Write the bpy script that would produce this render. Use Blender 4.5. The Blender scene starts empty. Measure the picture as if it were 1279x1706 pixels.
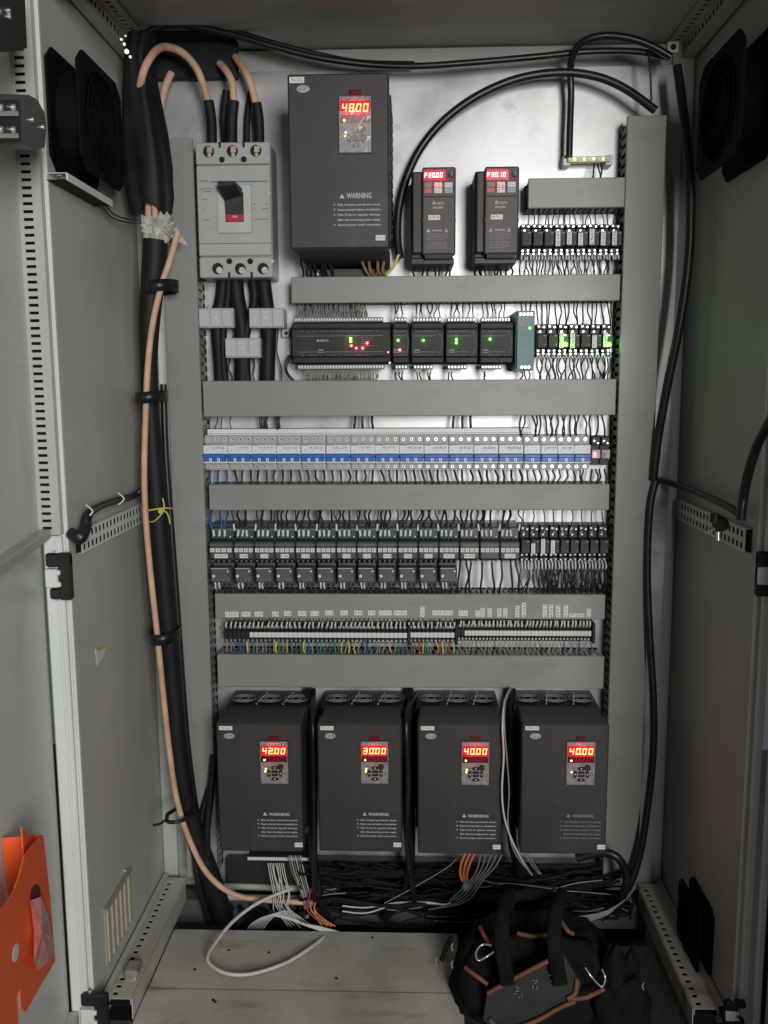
import bpy, math, random
from mathutils import Vector, Matrix, Euler
random.seed(7)
R = math.radians
S = bpy.context.scene
COL = S.collection

# ------------------------------------------------------------------ camera, world, light, exposure
F = 1480.0                                   # focal length in pixels of the 1279 x 1706 photograph
CAM = Vector((0.0, -2.05, 1.26))
cam_d = bpy.data.cameras.new("camera"); cam = bpy.data.objects.new("camera", cam_d); COL.objects.link(cam)
cam_d.sensor_fit = 'AUTO'; cam_d.sensor_width = 36.0; cam_d.lens = F / 1706 * 36.0
cam_d.clip_start = 0.02; cam_d.clip_end = 100
CROT = (Matrix.Rotation(R(1.9), 3, 'Z') @ Matrix.Rotation(R(90 - 8.2), 3, 'X') @ Matrix.Rotation(R(-0.3), 3, 'Z'))
cam.rotation_euler = CROT.to_euler(); cam.location = CAM
S.camera = cam
w = bpy.data.worlds.new("World"); S.world = w; w.use_nodes = True
bg = w.node_tree.nodes["Background"]; bg.inputs[0].default_value = (0.80, 0.90, 0.95, 1); bg.inputs[1].default_value = 0.080
def area(name, loc, target, sx, sy, power, col):
    l = bpy.data.lights.new(name, 'AREA'); l.shape = 'RECTANGLE'; l.size = sx; l.size_y = sy; l.energy = power; l.color = col
    o = bpy.data.objects.new(name, l); COL.objects.link(o); o.location = loc
    o.rotation_euler = (Vector(target) - Vector(loc)).to_track_quat('-Z', 'Y').to_euler()
    return o
area("doorway_light", (0.92, -4.0, 1.62), (0.0, 0, 1.15), 0.8, 1.2, 104, (1.0, 0.985, 0.96))
S.view_settings.view_transform = 'Standard'; S.view_settings.look = 'None'
S.view_settings.exposure = 0.0; S.view_settings.gamma = 1.0

# ------------------------------------------------------------------ photograph pixel -> point in the place
def ray(px, py):
    return (CROT @ Vector(((px - 639.5) / F, -(py - 853) / F, -1.0)))
def W(px, py, y=0.0):
    d = ray(px, py); t = (y - CAM.y) / d.y
    return CAM + d * t
def WX(px, py, x):
    d = ray(px, py); t = (x - CAM.x) / d.x
    return CAM + d * t
def WZ(px, py, z):
    d = ray(px, py); t = (z - CAM.z) / d.z
    return CAM + d * t
def hit(px, py, p0, n):
    d = ray(px, py); t = (p0 - CAM).dot(n) / d.dot(n)
    return CAM + d * t
def rect(a, b, c, d, y):
    """pixel box (left, top, right, bottom) on the plane y -> x0, x1, z0, z1"""
    p = [W(a, b, y), W(c, b, y), W(a, d, y), W(c, d, y)]
    return ((p[0].x + p[2].x) / 2, (p[1].x + p[3].x) / 2, (p[2].z + p[3].z) / 2, (p[0].z + p[1].z) / 2)

# ------------------------------------------------------------------ materials
MATS = {}
def mat(name, col, rough=0.5, metal=0.0, var=0.08, vs=30.0, bump=0.0, bs=400.0, emit=None, es=0.0, alpha=1.0, trans=0.0, stretch=None, spec=0.5, rvar=0.08):
    if name in MATS: return MATS[name]
    m = bpy.data.materials.new(name); m.use_nodes = True
    nt = m.node_tree; N = nt.nodes; L = nt.links; b = N["Principled BSDF"]
    b.inputs["Roughness"].default_value = rough; b.inputs["Metallic"].default_value = metal
    b.inputs["Specular IOR Level"].default_value = spec
    b.inputs["Alpha"].default_value = alpha; b.inputs["Transmission Weight"].default_value = trans
    tc = N.new("ShaderNodeTexCoord"); mp = N.new("ShaderNodeMapping"); L.new(tc.outputs["Object"], mp.inputs["Vector"])
    if stretch: mp.inputs["Scale"].default_value = stretch
    nz = N.new("ShaderNodeTexNoise"); nz.inputs["Scale"].default_value = vs; nz.inputs["Detail"].default_value = 6
    L.new(mp.outputs[0], nz.inputs["Vector"])
    cr = N.new("ShaderNodeValToRGB")
    cr.color_ramp.elements[0].position = 0.3; cr.color_ramp.elements[1].position = 0.7
    cr.color_ramp.elements[0].color = tuple(c * (1 - var) for c in col) + (1,)
    cr.color_ramp.elements[1].color = tuple(min(1, c * (1 + var)) for c in col) + (1,)
    L.new(nz.outputs["Fac"], cr.inputs["Fac"]); L.new(cr.outputs[0], b.inputs["Base Color"])
    mr = N.new("ShaderNodeMapRange"); mr.inputs["To Min"].default_value = max(0.02, rough - rvar); mr.inputs["To Max"].default_value = min(1, rough + rvar)
    L.new(nz.outputs["Fac"], mr.inputs["Value"]); L.new(mr.outputs[0], b.inputs["Roughness"])
    if bump:
        n2 = N.new("ShaderNodeTexNoise"); n2.inputs["Scale"].default_value = bs; n2.inputs["Detail"].default_value = 2
        L.new(mp.outputs[0], n2.inputs["Vector"])
        bp = N.new("ShaderNodeBump"); bp.inputs["Strength"].default_value = bump; bp.inputs["Distance"].default_value = 0.001
        L.new(n2.outputs["Fac"], bp.inputs["Height"]); L.new(bp.outputs[0], b.inputs["Normal"])
    if emit:
        b.inputs["Emission Color"].default_value = tuple(emit) + (1,); b.inputs["Emission Strength"].default_value = es
    MATS[name] = m; return m

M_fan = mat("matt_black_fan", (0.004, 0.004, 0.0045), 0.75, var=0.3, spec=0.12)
M_messy = mat("dusty_black_cable", (0.010, 0.010, 0.010), 0.75, var=0.4, spec=0.2)
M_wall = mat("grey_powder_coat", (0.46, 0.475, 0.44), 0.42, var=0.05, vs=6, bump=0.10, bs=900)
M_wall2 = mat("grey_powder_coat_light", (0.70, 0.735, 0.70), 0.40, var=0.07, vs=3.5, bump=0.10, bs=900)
M_dirty = mat("grey_powder_coat_dusty", (0.46, 0.455, 0.41), 0.6, var=0.22, vs=5, bump=0.12, bs=500)
def stain(m, col, scale, lo, hi, stretch=(1, 1, 1)):
    nt = m.node_tree; N = nt.nodes; L = nt.links; b = N["Principled BSDF"]; src = b.inputs["Base Color"].links[0].from_socket
    tc = N.new("ShaderNodeTexCoord"); mp = N.new("ShaderNodeMapping"); mp.inputs["Scale"].default_value = stretch; L.new(tc.outputs["Object"], mp.inputs[0])
    nz = N.new("ShaderNodeTexNoise"); nz.inputs["Scale"].default_value = scale; nz.inputs["Detail"].default_value = 8; nz.inputs["Roughness"].default_value = .65; L.new(mp.outputs[0], nz.inputs["Vector"])
    mr = N.new("ShaderNodeMapRange"); mr.inputs["From Min"].default_value = lo; mr.inputs["From Max"].default_value = hi; L.new(nz.outputs["Fac"], mr.inputs["Value"])
    mx = N.new("ShaderNodeMix"); mx.data_type = 'RGBA'; L.new(mr.outputs[0], mx.inputs[0]); L.new(src, mx.inputs[6]); mx.inputs[7].default_value = tuple(col) + (1,)
    L.new(mx.outputs[2], b.inputs["Base Color"])
stain(M_dirty, (0.27, 0.235, 0.16), 6, .54, .72, (1, 2.6, 1))
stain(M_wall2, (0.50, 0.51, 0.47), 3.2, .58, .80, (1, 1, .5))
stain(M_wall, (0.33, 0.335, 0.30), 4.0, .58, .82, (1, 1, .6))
M_galv = mat("galvanised_sheet", (0.48, 0.485, 0.49), 0.40, metal=0.60, var=0.26, vs=7, bump=0.05, bs=60, rvar=0.13)
stain(M_galv, (0.60, 0.60, 0.60), 3.0, .48, .66)
stain(M_galv, (0.22, 0.22, 0.22), 10, .60, .78)
M_zinc = mat("zinc_plated_steel", (0.62, 0.62, 0.60), 0.35, metal=0.9, var=0.15, vs=40)
M_duct = mat("grey_duct_plastic", (0.27, 0.265, 0.255), 0.42, var=0.07, vs=4, bump=0.25, bs=9, rvar=0.14)
stain(M_duct, (0.215, 0.205, 0.19), 5, .56, .78, (1, 1, 3))
M_ductd = mat("grey_duct_fingers", (0.26, 0.258, 0.25), 0.5, var=0.06, vs=30)
M_black = mat("black_plastic", (0.012, 0.012, 0.013), 0.5, var=0.3, vs=40)
M_rubber = mat("black_cable_sheath", (0.012, 0.012, 0.013), 0.38, var=0.3, vs=30, bump=0.05, bs=200)
M_tape = mat("black_cloth_tape", (0.010, 0.010, 0.011), 0.6, spec=.3, var=0.4, vs=18, bump=0.5, bs=60)
M_wire = mat("black_wire_insulation", (0.018, 0.018, 0.02), 0.4, var=0.2, vs=60)
M_wgrey = mat("grey_wire_insulation", (0.26, 0.25, 0.24), 0.5, var=0.2, vs=60)
M_wwhite = mat("white_wire_insulation", (0.55, 0.55, 0.52), 0.45, var=0.12, vs=60)
M_sleeve = mat("white_marker_sleeve", (0.66, 0.67, 0.64), 0.5, var=0.12, vs=300)
M_wblue = mat("blue_wire_insulation", (0.03, 0.10, 0.32), 0.4, var=0.2)
M_wgreen = mat("green_wire_insulation", (0.02, 0.20, 0.12), 0.4, var=0.2)
M_wyel = mat("yellow_wire_insulation", (0.55, 0.50, 0.12), 0.4, var=0.2)
M_wred = mat("red_wire_insulation", (0.42, 0.05, 0.03), 0.4, var=0.2)
M_wbrown = mat("brown_wire_insulation", (0.30, 0.16, 0.08), 0.4, var=0.2)
M_worange = mat("orange_wire_insulation", (0.62, 0.20, 0.08), 0.4, var=0.2)
M_copper = mat("salmon_cable_insulation", (0.60, 0.375, 0.265), 0.55, var=0.20, vs=22, bump=0.05, bs=300)
M_drive = mat("charcoal_drive_case", (0.035, 0.036, 0.0355), 0.5, var=0.14, vs=7, bump=0.08, bs=1500)
stain(M_drive, (0.068, 0.068, 0.064), 9, .56, .80)
M_drived = mat("charcoal_drive_shroud", (0.022, 0.021, 0.021), 0.5, var=0.1, vs=20)
M_seam = mat("seam_shadow_plastic", (0.02, 0.02, 0.02), 0.6)
M_delta = mat("brown_grey_drive_case", (0.058, 0.050, 0.049), 0.5, var=0.06, vs=20, bump=0.08, bs=1500)
M_keyp = mat("grey_keypad_film", (0.26, 0.24, 0.24), 0.3, var=0.25, vs=120)
M_film = mat("clear_protective_film", (0.75, 0.75, 0.75), 0.15, var=0.1, vs=60, trans=0.0, alpha=0.30)
M_redwin = mat("red_display_window", (0.30, 0.01, 0.015), 0.25, emit=(1, 0.01, 0.04), es=0.42)
M_dimwin = mat("dim_red_window", (0.10, 0.012, 0.02), 0.25)
M_dig = mat("lit_red_digits", (0.9, 0.3, 0.1), 0.4, emit=(1.0, 0.20, 0.07), es=5.0)
M_dig2 = mat("lit_pink_digits", (0.9, 0.3, 0.3), 0.4, emit=(1.0, 0.28, 0.30), es=6.0)
M_lg = mat("green_led", (0.1, 0.9, 0.05), 0.4, emit=(0.14, 1.0, 0.05), es=5.0)
M_ly = mat("yellow_green_led", (0.8, 0.9, 0.2), 0.4, emit=(0.85, 1.0, 0.25), es=2.5)
M_lr = mat("red_led", (0.9, 0.1, 0.1), 0.4, emit=(1.0, 0.10, 0.12), es=6.0)
M_print = mat("pale_grey_print", (0.50, 0.50, 0.51), 0.6)
M_printd = mat("dull_grey_print", (0.22, 0.22, 0.22), 0.6)
M_ink = mat("dark_label_ink", (0.10, 0.10, 0.11), 0.7)
M_lab = mat("white_label_tape", (0.68, 0.69, 0.67), 0.5, var=0.06, vs=80)
M_badge = mat("silver_badge", (0.55, 0.55, 0.55), 0.3, metal=0.5, var=0.2, vs=90)
M_mccb = mat("grey_breaker_case", (0.40, 0.415, 0.40), 0.45, var=0.04, vs=12)
M_mccbl = mat("light_grey_breaker_bezel", (0.50, 0.515, 0.50), 0.4, var=0.04)
M_teal = mat("teal_print", (0.01, 0.22, 0.19), 0.5)
M_redtab = mat("red_breaker_tab", (0.48, 0.02, 0.04), 0.45)
M_mcb = mat("white_breaker_case", (0.74, 0.755, 0.75), 0.42, var=0.05, vs=40)
M_mcbd = mat("pale_grey_breaker_terminal", (0.40, 0.40, 0.385), 0.5, var=0.08, vs=40)
M_blue = mat("blue_toggle", (0.018, 0.13, 0.48), 0.38, var=0.1, vs=40)
M_bluep = mat("blue_grey_print", (0.14, 0.24, 0.34), 0.5)
M_clear = mat("pale_toggle_spacer", (0.45, 0.62, 0.66), 0.35)
M_screw = mat("bright_screw_head", (0.80, 0.80, 0.78), 0.28, metal=0.8, var=0.2, vs=500)
M_hole = mat("deep_hole", (0.01, 0.01, 0.01), 0.8)
M_cont = mat("dark_green_grey_case", (0.040, 0.066, 0.062), 0.45, var=0.12, vs=40)
M_cont2 = mat("green_grey_relay_case", (0.060, 0.070, 0.066), 0.42, var=0.12, vs=40)
M_contw = mat("pale_contact_marker", (0.66, 0.68, 0.66), 0.5, var=0.1, vs=200)
M_ovl = mat("grey_overload_case", (0.085, 0.088, 0.088), 0.42, var=0.12, vs=40)
M_relay = mat("dark_relay_cover", (0.045, 0.047, 0.044), 0.55, var=0.2, vs=60, spec=.3)
M_plc = mat("black_controller_case", (0.016, 0.018, 0.018), 0.6, var=0.15, vs=40, spec=.25)
M_plcg = mat("dark_controller_cover", (0.026, 0.029, 0.028), 0.5, var=0.15, vs=40, spec=.25)
M_termg = mat("grey_terminal_plastic", (0.20, 0.20, 0.195), 0.5, var=0.15, vs=200)
M_psu = mat("teal_supply_case", (0.018, 0.125, 0.140), 0.42, var=0.08, vs=20)
M_psus = mat("teal_grey_metal_side", (0.22, 0.30, 0.30), 0.4, metal=0.4)
M_ct = mat("pale_grey_transformer_case", (0.50, 0.49, 0.51), 0.5, var=0.06, vs=60, bump=0.15, bs=400)
M_brass = mat("brass_bar", (0.24, 0.21, 0.12), 0.35, metal=0.85, var=0.2, vs=80)
M_orange = mat("orange_painted_sheet", (0.90, 0.125, 0.03), 0.45, var=0.04, vs=10)
M_pink = mat("crumpled_pink_plastic", (0.55, 0.20, 0.18), 0.25, var=0.35, vs=30, bump=0.6, bs=40)
M_beige = mat("beige_filter_fins", (0.42, 0.385, 0.30), 0.6, var=0.08)
M_yel = mat("yellow_string", (0.50, 0.46, 0.10), 0.6)
M_plas = mat("crumpled_clear_plastic", (0.55, 0.55, 0.50), 0.2, var=0.3, vs=60, alpha=0.85, bump=0.8, bs=120)
M_bag = mat("black_nylon_cloth", (0.007, 0.007, 0.0072), 0.85, spec=.15, var=0.4, vs=25, bump=0.5, bs=900)
M_bagt = mat("faded_orange_piping", (0.15, 0.06, 0.032), 0.6, var=0.3, vs=30)
M_floor = mat("dark_concrete", (0.08, 0.08, 0.075), 0.85, var=0.3, vs=4)
M_bluebtn = mat("pale_blue_button", (0.25, 0.42, 0.50), 0.45)
M_redbtn = mat("faded_red_button", (0.42, 0.10, 0.13), 0.45)
M_ybtn = mat("yellow_warning_print", (0.42, 0.44, 0.10), 0.5)

# ------------------------------------------------------------------ mesh builder
class MB:
    def __init__(s): s.v = []; s.f = []; s.m = []; s.sm = []
    def add(s, vs, fs, m=0, smooth=False):
        k = len(s.v); s.v += [tuple(v) for v in vs]
        for f in fs: s.f.append(tuple(i + k for i in f)); s.m.append(m); s.sm.append(smooth)
    def box(s, x0, x1, y0, y1, z0, z1, m=0, c=0.0):
        s.obox(Vector((0, 0, 0)), Vector((1, 0, 0)), Vector((0, 1, 0)), Vector((0, 0, 1)), x0, x1, y0, y1, z0, z1, m, c)
    def obox(s, O, U, V, N, u0, u1, v0, v1, n0, n1, m=0, c=0.0):
        if u0 > u1: u0, u1 = u1, u0
        if v0 > v1: v0, v1 = v1, v0
        if n0 > n1: n0, n1 = n1, n0
        P = lambda a, b, d: O + U * a + V * b + N * d
        if c <= 0 or c * 2.02 >= min(u1 - u0, v1 - v0, n1 - n0):
            vs = [P(a, b, d) for a in (u0, u1) for b in (v0, v1) for d in (n0, n1)]
            s.add(vs, [(0, 1, 3, 2), (4, 6, 7, 5), (0, 4, 5, 1), (2, 3, 7, 6), (0, 2, 6, 4), (1, 5, 7, 3)], m); return
        vs = []; idx = {}
        lo = (u0, v0, n0); hi = (u1, v1, n1)
        for i in (0, 1):
            for j in (0, 1):
                for k in (0, 1):
                    e = (i, j, k)
                    for ax in range(3):
                        q = [(hi[a] if e[a] else lo[a]) for a in range(3)]
                        for a in range(3):
                            if a != ax: q[a] += (-c if e[a] else c)
                        idx[(e, ax)] = len(vs); vs.append(P(*q))
        fs = []
        for ax in range(3):
            o1, o2 = [a for a in range(3) if a != ax]
            for sd in (0, 1):
                ring = []
                for (p, q) in ((0, 0), (1, 0), (1, 1), (0, 1)):
                    e = [0, 0, 0]; e[ax] = sd; e[o1] = p; e[o2] = q
                    ring.append(idx[(tuple(e), ax)])
                fs.append(tuple(ring))
        for ax in range(3):                       # edges along ax
            o1, o2 = [a for a in range(3) if a != ax]
            for p in (0, 1):
                for q in (0, 1):
                    e0 = [0, 0, 0]; e0[o1] = p; e0[o2] = q; e1 = list(e0); e1[ax] = 1
                    e0, e1 = tuple(e0), tuple(e1)
                    fs.append((idx[(e0, o1)], idx[(e1, o1)], idx[(e1, o2)], idx[(e0, o2)]))
        for e in [(i, j, k) for i in (0, 1) for j in (0, 1) for k in (0, 1)]:
            fs.append((idx[(e, 0)], idx[(e, 1)], idx[(e, 2)]))
        s.add(vs, fs, m)
    def cyl(s, c, r, axis, h, n=12, m=0, r2=None, smooth=True):
        """cylinder starting at c, going h along axis ('x','y','z' or a vector)"""
        ax = {'x': Vector((1, 0, 0)), 'y': Vector((0, 1, 0)), 'z': Vector((0, 0, 1))}.get(axis, axis) if isinstance(axis, str) else Vector(axis).normalized()
        u = ax.orthogonal().normalized(); v = ax.cross(u); c = Vector(c); r2 = r if r2 is None else r2
        a = [c + (u * math.cos(t) + v * math.sin(t)) * r for t in [2 * math.pi * i / n for i in range(n)]]
        b = [c + ax * h + (u * math.cos(t) + v * math.sin(t)) * r2 for t in [2 * math.pi * i / n for i in range(n)]]
        s.add(a + b, [(i, (i + 1) % n, n + (i + 1) % n, n + i) for i in range(n)], m, smooth)
        s.add(a, [tuple(range(n))[::-1]], m); s.add(b, [tuple(range(n))], m)
    def prism(s, pts, y0, y1, m=0):
        """outline in x,z extruded from y0 (front) to y1"""
        n = len(pts)
        s.add([(p[0], y0, p[1]) for p in pts] + [(p[0], y1, p[1]) for p in pts],
              [tuple(range(n)), tuple(range(n, 2 * n))[::-1]] + [(i, i + n, (i + 1) % n + n, (i + 1) % n) for i in range(n)], m)
    def gprism(s, pts, ext, m=0):
        n = len(pts); ext = Vector(ext); pts = [Vector(p) for p in pts]
        s.add(pts + [p + ext for p in pts], [tuple(range(n)), tuple(range(n, 2 * n))[::-1]] + [(i, i + n, (i + 1) % n + n, (i + 1) % n) for i in range(n)], m)
    def tube(s, pts, r, n=6, m=0, sub=4, rs=None, flat=1.0):
        pts = [Vector(p) for p in pts]
        rr = rs if rs else [r] * len(pts)
        P = []; Q = []
        k = len(pts)
        for i in range(k - 1):
            p0 = pts[max(i - 1, 0)]; p1 = pts[i]; p2 = pts[i + 1]; p3 = pts[min(i + 2, k - 1)]
            for j in range(sub):
                t = j / sub
                P.append(0.5 * ((2 * p1) + (p2 - p0) * t + (2 * p0 - 5 * p1 + 4 * p2 - p3) * t * t + (3 * p1 - p0 - 3 * p2 + p3) * t ** 3))
                Q.append(rr[i] * (1 - t) + rr[i + 1] * t)
        P.append(pts[-1]); Q.append(rr[-1])
        tan = [(P[min(i + 1, len(P) - 1)] - P[max(i - 1, 0)]).normalized() for i in range(len(P))]
        u = tan[0].orthogonal().normalized(); vs = []
        for i, p in enumerate(P):
            t = tan[i]; u = (u - t * u.dot(t))
            u = u.normalized() if u.length > 1e-6 else t.orthogonal().normalized()
            v = t.cross(u)
            for a in range(n):
                th = 2 * math.pi * a / n
                off = (u * math.cos(th) + v * math.sin(th)) * Q[i]
                if flat != 1.0: off.y *= flat
                vs.append(p + off)
        fs = [(i * n + a, i * n + (a + 1) % n, (i + 1) * n + (a + 1) % n, (i + 1) * n + a) for i in range(len(P) - 1) for a in range(n)]
        s.add(vs, fs, m, True)
        s.add(vs[:n], [tuple(range(n))[::-1]], m); s.add(vs[-n:], [tuple(range(n))], m)
    def perf(s, O, U, V, N, L, H, th, rows, pitch, sw, sh, m=0, md=1, back=0.012, u_start=0.01):
        """perforated strip: real slots between cross pieces, with a dark channel bottom behind (N points to the viewer)"""
        rows = sorted(rows); v = 0.0
        for rc in rows:
            s.obox(O, U, V, N, 0, L, v, rc - sh / 2, 0, th, m); v = rc + sh / 2
            u = 0.0; k = 0
            while True:
                a = u_start + k * pitch
                if a + sw > L - 0.004: break
                s.obox(O, U, V, N, u, a, rc - sh / 2, rc + sh / 2, 0, th, m); u = a + sw; k += 1
            s.obox(O, U, V, N, u, L, rc - sh / 2, rc + sh / 2, 0, th, m)
        s.obox(O, U, V, N, 0, L, v, H, 0, th, m)
        s.obox(O, U, V, N, 0, L, 0, H, -back - 0.001, -back, md)  # black plate: shade inside the channel put into the colour
        s.obox(O, U, V, N, 0, L, 0, th, -back, 0, m); s.obox(O, U, V, N, 0, L, H - th, H, -back, 0, m)
    def mesh(s, name, mats):
        me = bpy.data.meshes.new(name); me.from_pydata(s.v, [], s.f)
        for m in mats: me.materials.append(m)
        me.polygons.foreach_set("material_index", s.m); me.polygons.foreach_set("use_smooth", s.sm)
        me.update()
        import bmesh
        bm = bmesh.new(); bm.from_mesh(me); bmesh.ops.recalc_face_normals(bm, faces=bm.faces); bm.to_mesh(me); bm.free()
        return me

def link(name, data, parent=None, loc=None):
    o = bpy.data.objects.new(name, data); COL.objects.link(o)
    if parent: o.parent = parent
    if loc is not None: o.location = loc
    return o
def tag(o, label, cat, group=None):
    o["label"] = label; o["category"] = cat
    if group: o["group"] = group
    return o
def thing(name, label, cat, loc=(0, 0, 0), group=None, rz=0.0):
    o = link(name, None, None, loc); o.empty_display_size = 0.02; o.rotation_euler = (0, 0, rz)
    return tag(o, label, cat, group)
CACHE = {}
def part(name, key, fn, mats, parent, loc=None):
    """a part; alike parts share one mesh through key"""
    if key is None or key not in CACHE:
        mb = MB(); fn(mb); me = mb.mesh(name, mats)
        if key is not None: CACHE[key] = me
    else: me = CACHE[key]
    return link(name, me, parent, loc)
def solo(name, fn, mats, label, cat, group=None, origin=None):
    mb = MB(); fn(mb)
    o = Vector(origin) if origin is not None else Vector(mb.v[0])
    mb.v = [tuple(Vector(v) - o) for v in mb.v]
    ob = link(name, mb.mesh(name, mats), None, o)
    return tag(ob, label, cat, group)
def copy_tree(o, parent=None):
    c = o.copy(); COL.objects.link(c); c.parent = parent
    for ch in o.children: copy_tree(ch, c)
    return c
TXT = {}
def text(body, height, mt, parent, x, z, y, name="print", width=None, align='LEFT'):
    k = (body, mt.name, align)
    if k not in TXT:
        cu = bpy.data.curves.new("txt", 'FONT'); cu.body = body; cu.size = 1; cu.resolution_u = 2; cu.align_x = align; cu.offset = 0.022
        to = bpy.data.objects.new("txt", cu); COL.objects.link(to)
        bpy.context.view_layer.update()
        me = bpy.data.meshes.new_from_object(to.evaluated_get(bpy.context.evaluated_depsgraph_get()))
        bpy.data.objects.remove(to); bpy.data.curves.remove(cu)
        me.materials.clear(); me.materials.append(mt)
        xs = [v.co.x for v in me.vertices]
        TXT[k] = (me, max(xs) - min(xs), min(xs))
    me, wd, x0 = TXT[k]
    o = link(name, me, parent, (x, y, z)); o.rotation_euler = (R(90), 0, 0)
    sx = width / wd if width else height / 0.72
    o.scale = (sx, height / 0.72, 1)
    return o

def glyphs(mb, x, z, w, h, n, y, m, vertical=False, dense=4, rnd=random):
    """illegible small characters: n cells of short ink strokes"""
    for i in range(n):
        if vertical: cx0, cz0, cw, ch = x + w * .15, z + h * i / n + h * .12 / n, w * .7, h / n * .76
        else: cx0, cz0, cw, ch = x + w * i / n + w * .1 / n, z + h * .2, w / n * .8, h * .6
        for k in range(dense):
            t = min(cw, ch) * .13
            if rnd.random() < .55:
                zz = cz0 + ch * rnd.random(); a = cx0 + cw * rnd.random() * .4
                mb.box(a, min(cx0 + cw, a + cw * (.3 + .6 * rnd.random())), y - .0003, y, zz, min(zz + t, cz0 + ch), m)
            else:
                xx = cx0 + cw * rnd.random() * .9; a = cz0 + ch * rnd.random() * .4
                mb.box(xx, xx + t, y - .00025, y, a, min(cz0 + ch, a + ch * (.3 + .6 * rnd.random())), m)
def sticker(parent, x0, x1, z0, z1, y, n=4, vertical=False, name="label_sticker", mt=None):
    t = random.uniform(-.03, .03)
    def f(mb):
        mb.box(x0, x1, y - .0006, y, z0, z1, 0)
        glyphs(mb, x0 + (x1 - x0) * .06, z0, (x1 - x0) * .88, z1 - z0, n, y - .0006, 1, vertical)
    return part(name, None, f, [mt or M_lab, M_ink], parent)

def glow(parent, loc, col, power):
    l = bpy.data.lights.new("led_light", 'POINT'); l.energy = power; l.color = col; l.shadow_soft_size = 0.0
    o = bpy.data.objects.new("led_light", l); COL.objects.link(o); o.parent = parent; o.location = loc
SEG = {'0': 'abcdef', '1': 'bc', '2': 'abged', '3': 'abgcd', '4': 'fgbc', '8': 'abcdefg', 'F': 'aefg', '5': 'afgcd', ' ': ''}
def digits(mb, s, x, z, w, h, y, t, m=0, slant=.12):
    """seven segment figures; a dot lights the point after the figure before it"""
    cells = []
    for ch in s:
        if ch == '.': cells[-1][1] = True
        else: cells.append([ch, False])
    pitch = w / len(cells); cw = pitch * .70
    for i, (ch, dot) in enumerate(cells):
        ox = x + i * pitch; g = t * .12
        def q(a, b, c, d):
            pts = [(a, b), (c, b), (c, d), (a, d)]
            mb.prism([(ox + p[0] + slant * p[1], z + p[1]) for p in pts], y - .0006, y, m)
        for sg in SEG[ch]:
            if sg == 'a': q(g, h - t, cw - g, h)
            if sg == 'd': q(g, 0, cw - g, t)
            if sg == 'g': q(g, h / 2 - t / 2, cw - g, h / 2 + t / 2)
            if sg == 'f': q(0, h / 2 + g, t, h - g)
            if sg == 'e': q(0, g, t, h / 2 - g)
            if sg == 'b': q(cw - t, h / 2 + g, cw, h - g)
            if sg == 'c': q(cw - t, g, cw, h / 2 - g)
        if dot: q(cw + t * .25, 0, cw + t * 1.2, t)

# ------------------------------------------------------------------ cabinet shell
XL, XR, YF, YB, ZT = -0.63, 0.615, -0.47, 0.05, W(640, 80, 0.03).z
def ordw(n):
    t_ = ["", "", "twenty", "thirty", "forty"]; o_ = ordn
    if n < 15: return o_[n]
    tn = {15: "sixteenth", 16: "seventeenth", 17: "eighteenth", 18: "nineteenth", 19: "twentieth", 29: "thirtieth", 39: "fortieth"}
    if n in tn: return tn[n]
    return t_[(n + 1) // 10] + "-" + o_[(n + 1) % 10 - 1]
ordn = ["first", "second", "third", "fourth", "fifth", "sixth", "seventh", "eighth", "ninth", "tenth", "eleventh", "twelfth", "thirteenth", "fourteenth", "fifteenth"]
X, Y, Z = Vector((1, 0, 0)), Vector((0, 1, 0)), Vector((0, 0, 1))
fl = link("floor", None)
bpy.data.objects.remove(fl)
def f(mb): mb.box(-3, 3, -5, 1.2, -.14, -.12)
o = part("floor", None, f, [M_floor], None); o["kind"] = "structure"

cab = thing("control_cabinet", "large grey steel control cabinet standing open with both doors swung out", "cabinet", ((XL + XR) / 2, 0, 0))
CX = (XL + XR) / 2
def cpart(name, fn, mats):                       # part of the cabinet given in world coordinates
    mb = MB(); fn(mb); mb.v = [(v[0] - CX, v[1], v[2]) for v in mb.v]
    return link(name, mb.mesh(name, mats), cab)
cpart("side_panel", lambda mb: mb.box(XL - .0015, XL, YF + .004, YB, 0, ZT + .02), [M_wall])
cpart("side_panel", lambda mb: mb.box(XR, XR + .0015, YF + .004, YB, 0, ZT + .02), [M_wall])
cpart("back_panel", lambda mb: mb.box(XL, XR, YB, YB + .002, 0, ZT + .02), [M_wall])
cpart("roof_panel", lambda mb: mb.box(XL + .001, XR - .001, YF + .004, YB - .001, ZT, ZT + .002), [M_wall])
px0, px1, pz0, pz1 = rect(262, 118, 1118, 1470, 0)
PX0, PX1 = -.585, .585
cpart("mounting_plate", lambda mb: mb.box(PX0, PX1, 0, .003, W(640, 1478, 0).z, W(640, 116, 0).z, 0, .0008), [M_galv])
# front frame edges
for sx, x in ((-1, XL), (1, XR)):
    def f(mb):
        mb.box(x - .004 if sx < 0 else x - .001, x + .001 if sx < 0 else x + .004, YF - .004, YF + .003, -.02, ZT, 0, .001)
        mb.box(x, x + sx * .022, YF - .002, YF + .001, -.02, ZT, 0)
    cpart("frame_edge", f, [M_wall2])
cpart("added_shade_beam", lambda mb: (mb.box(XL, XR, YF - .002, YF + .001, ZT - .062, ZT + .03), mb.box(XL, XR, YF + .001, YF + .03, ZT - .062, ZT - .060)), [M_wall2])  # unseen beam, added to keep the lamp off the roof and plate top
# corner posts at the back
for sx, x in ((-1, XL), (1, XR)):
    cpart("corner_post", lambda mb: (mb.box(x - sx * .001, x - sx * .05, YB - .03, YB - .001, 0, ZT - .002, 0, .003), ), [M_wall])
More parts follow.
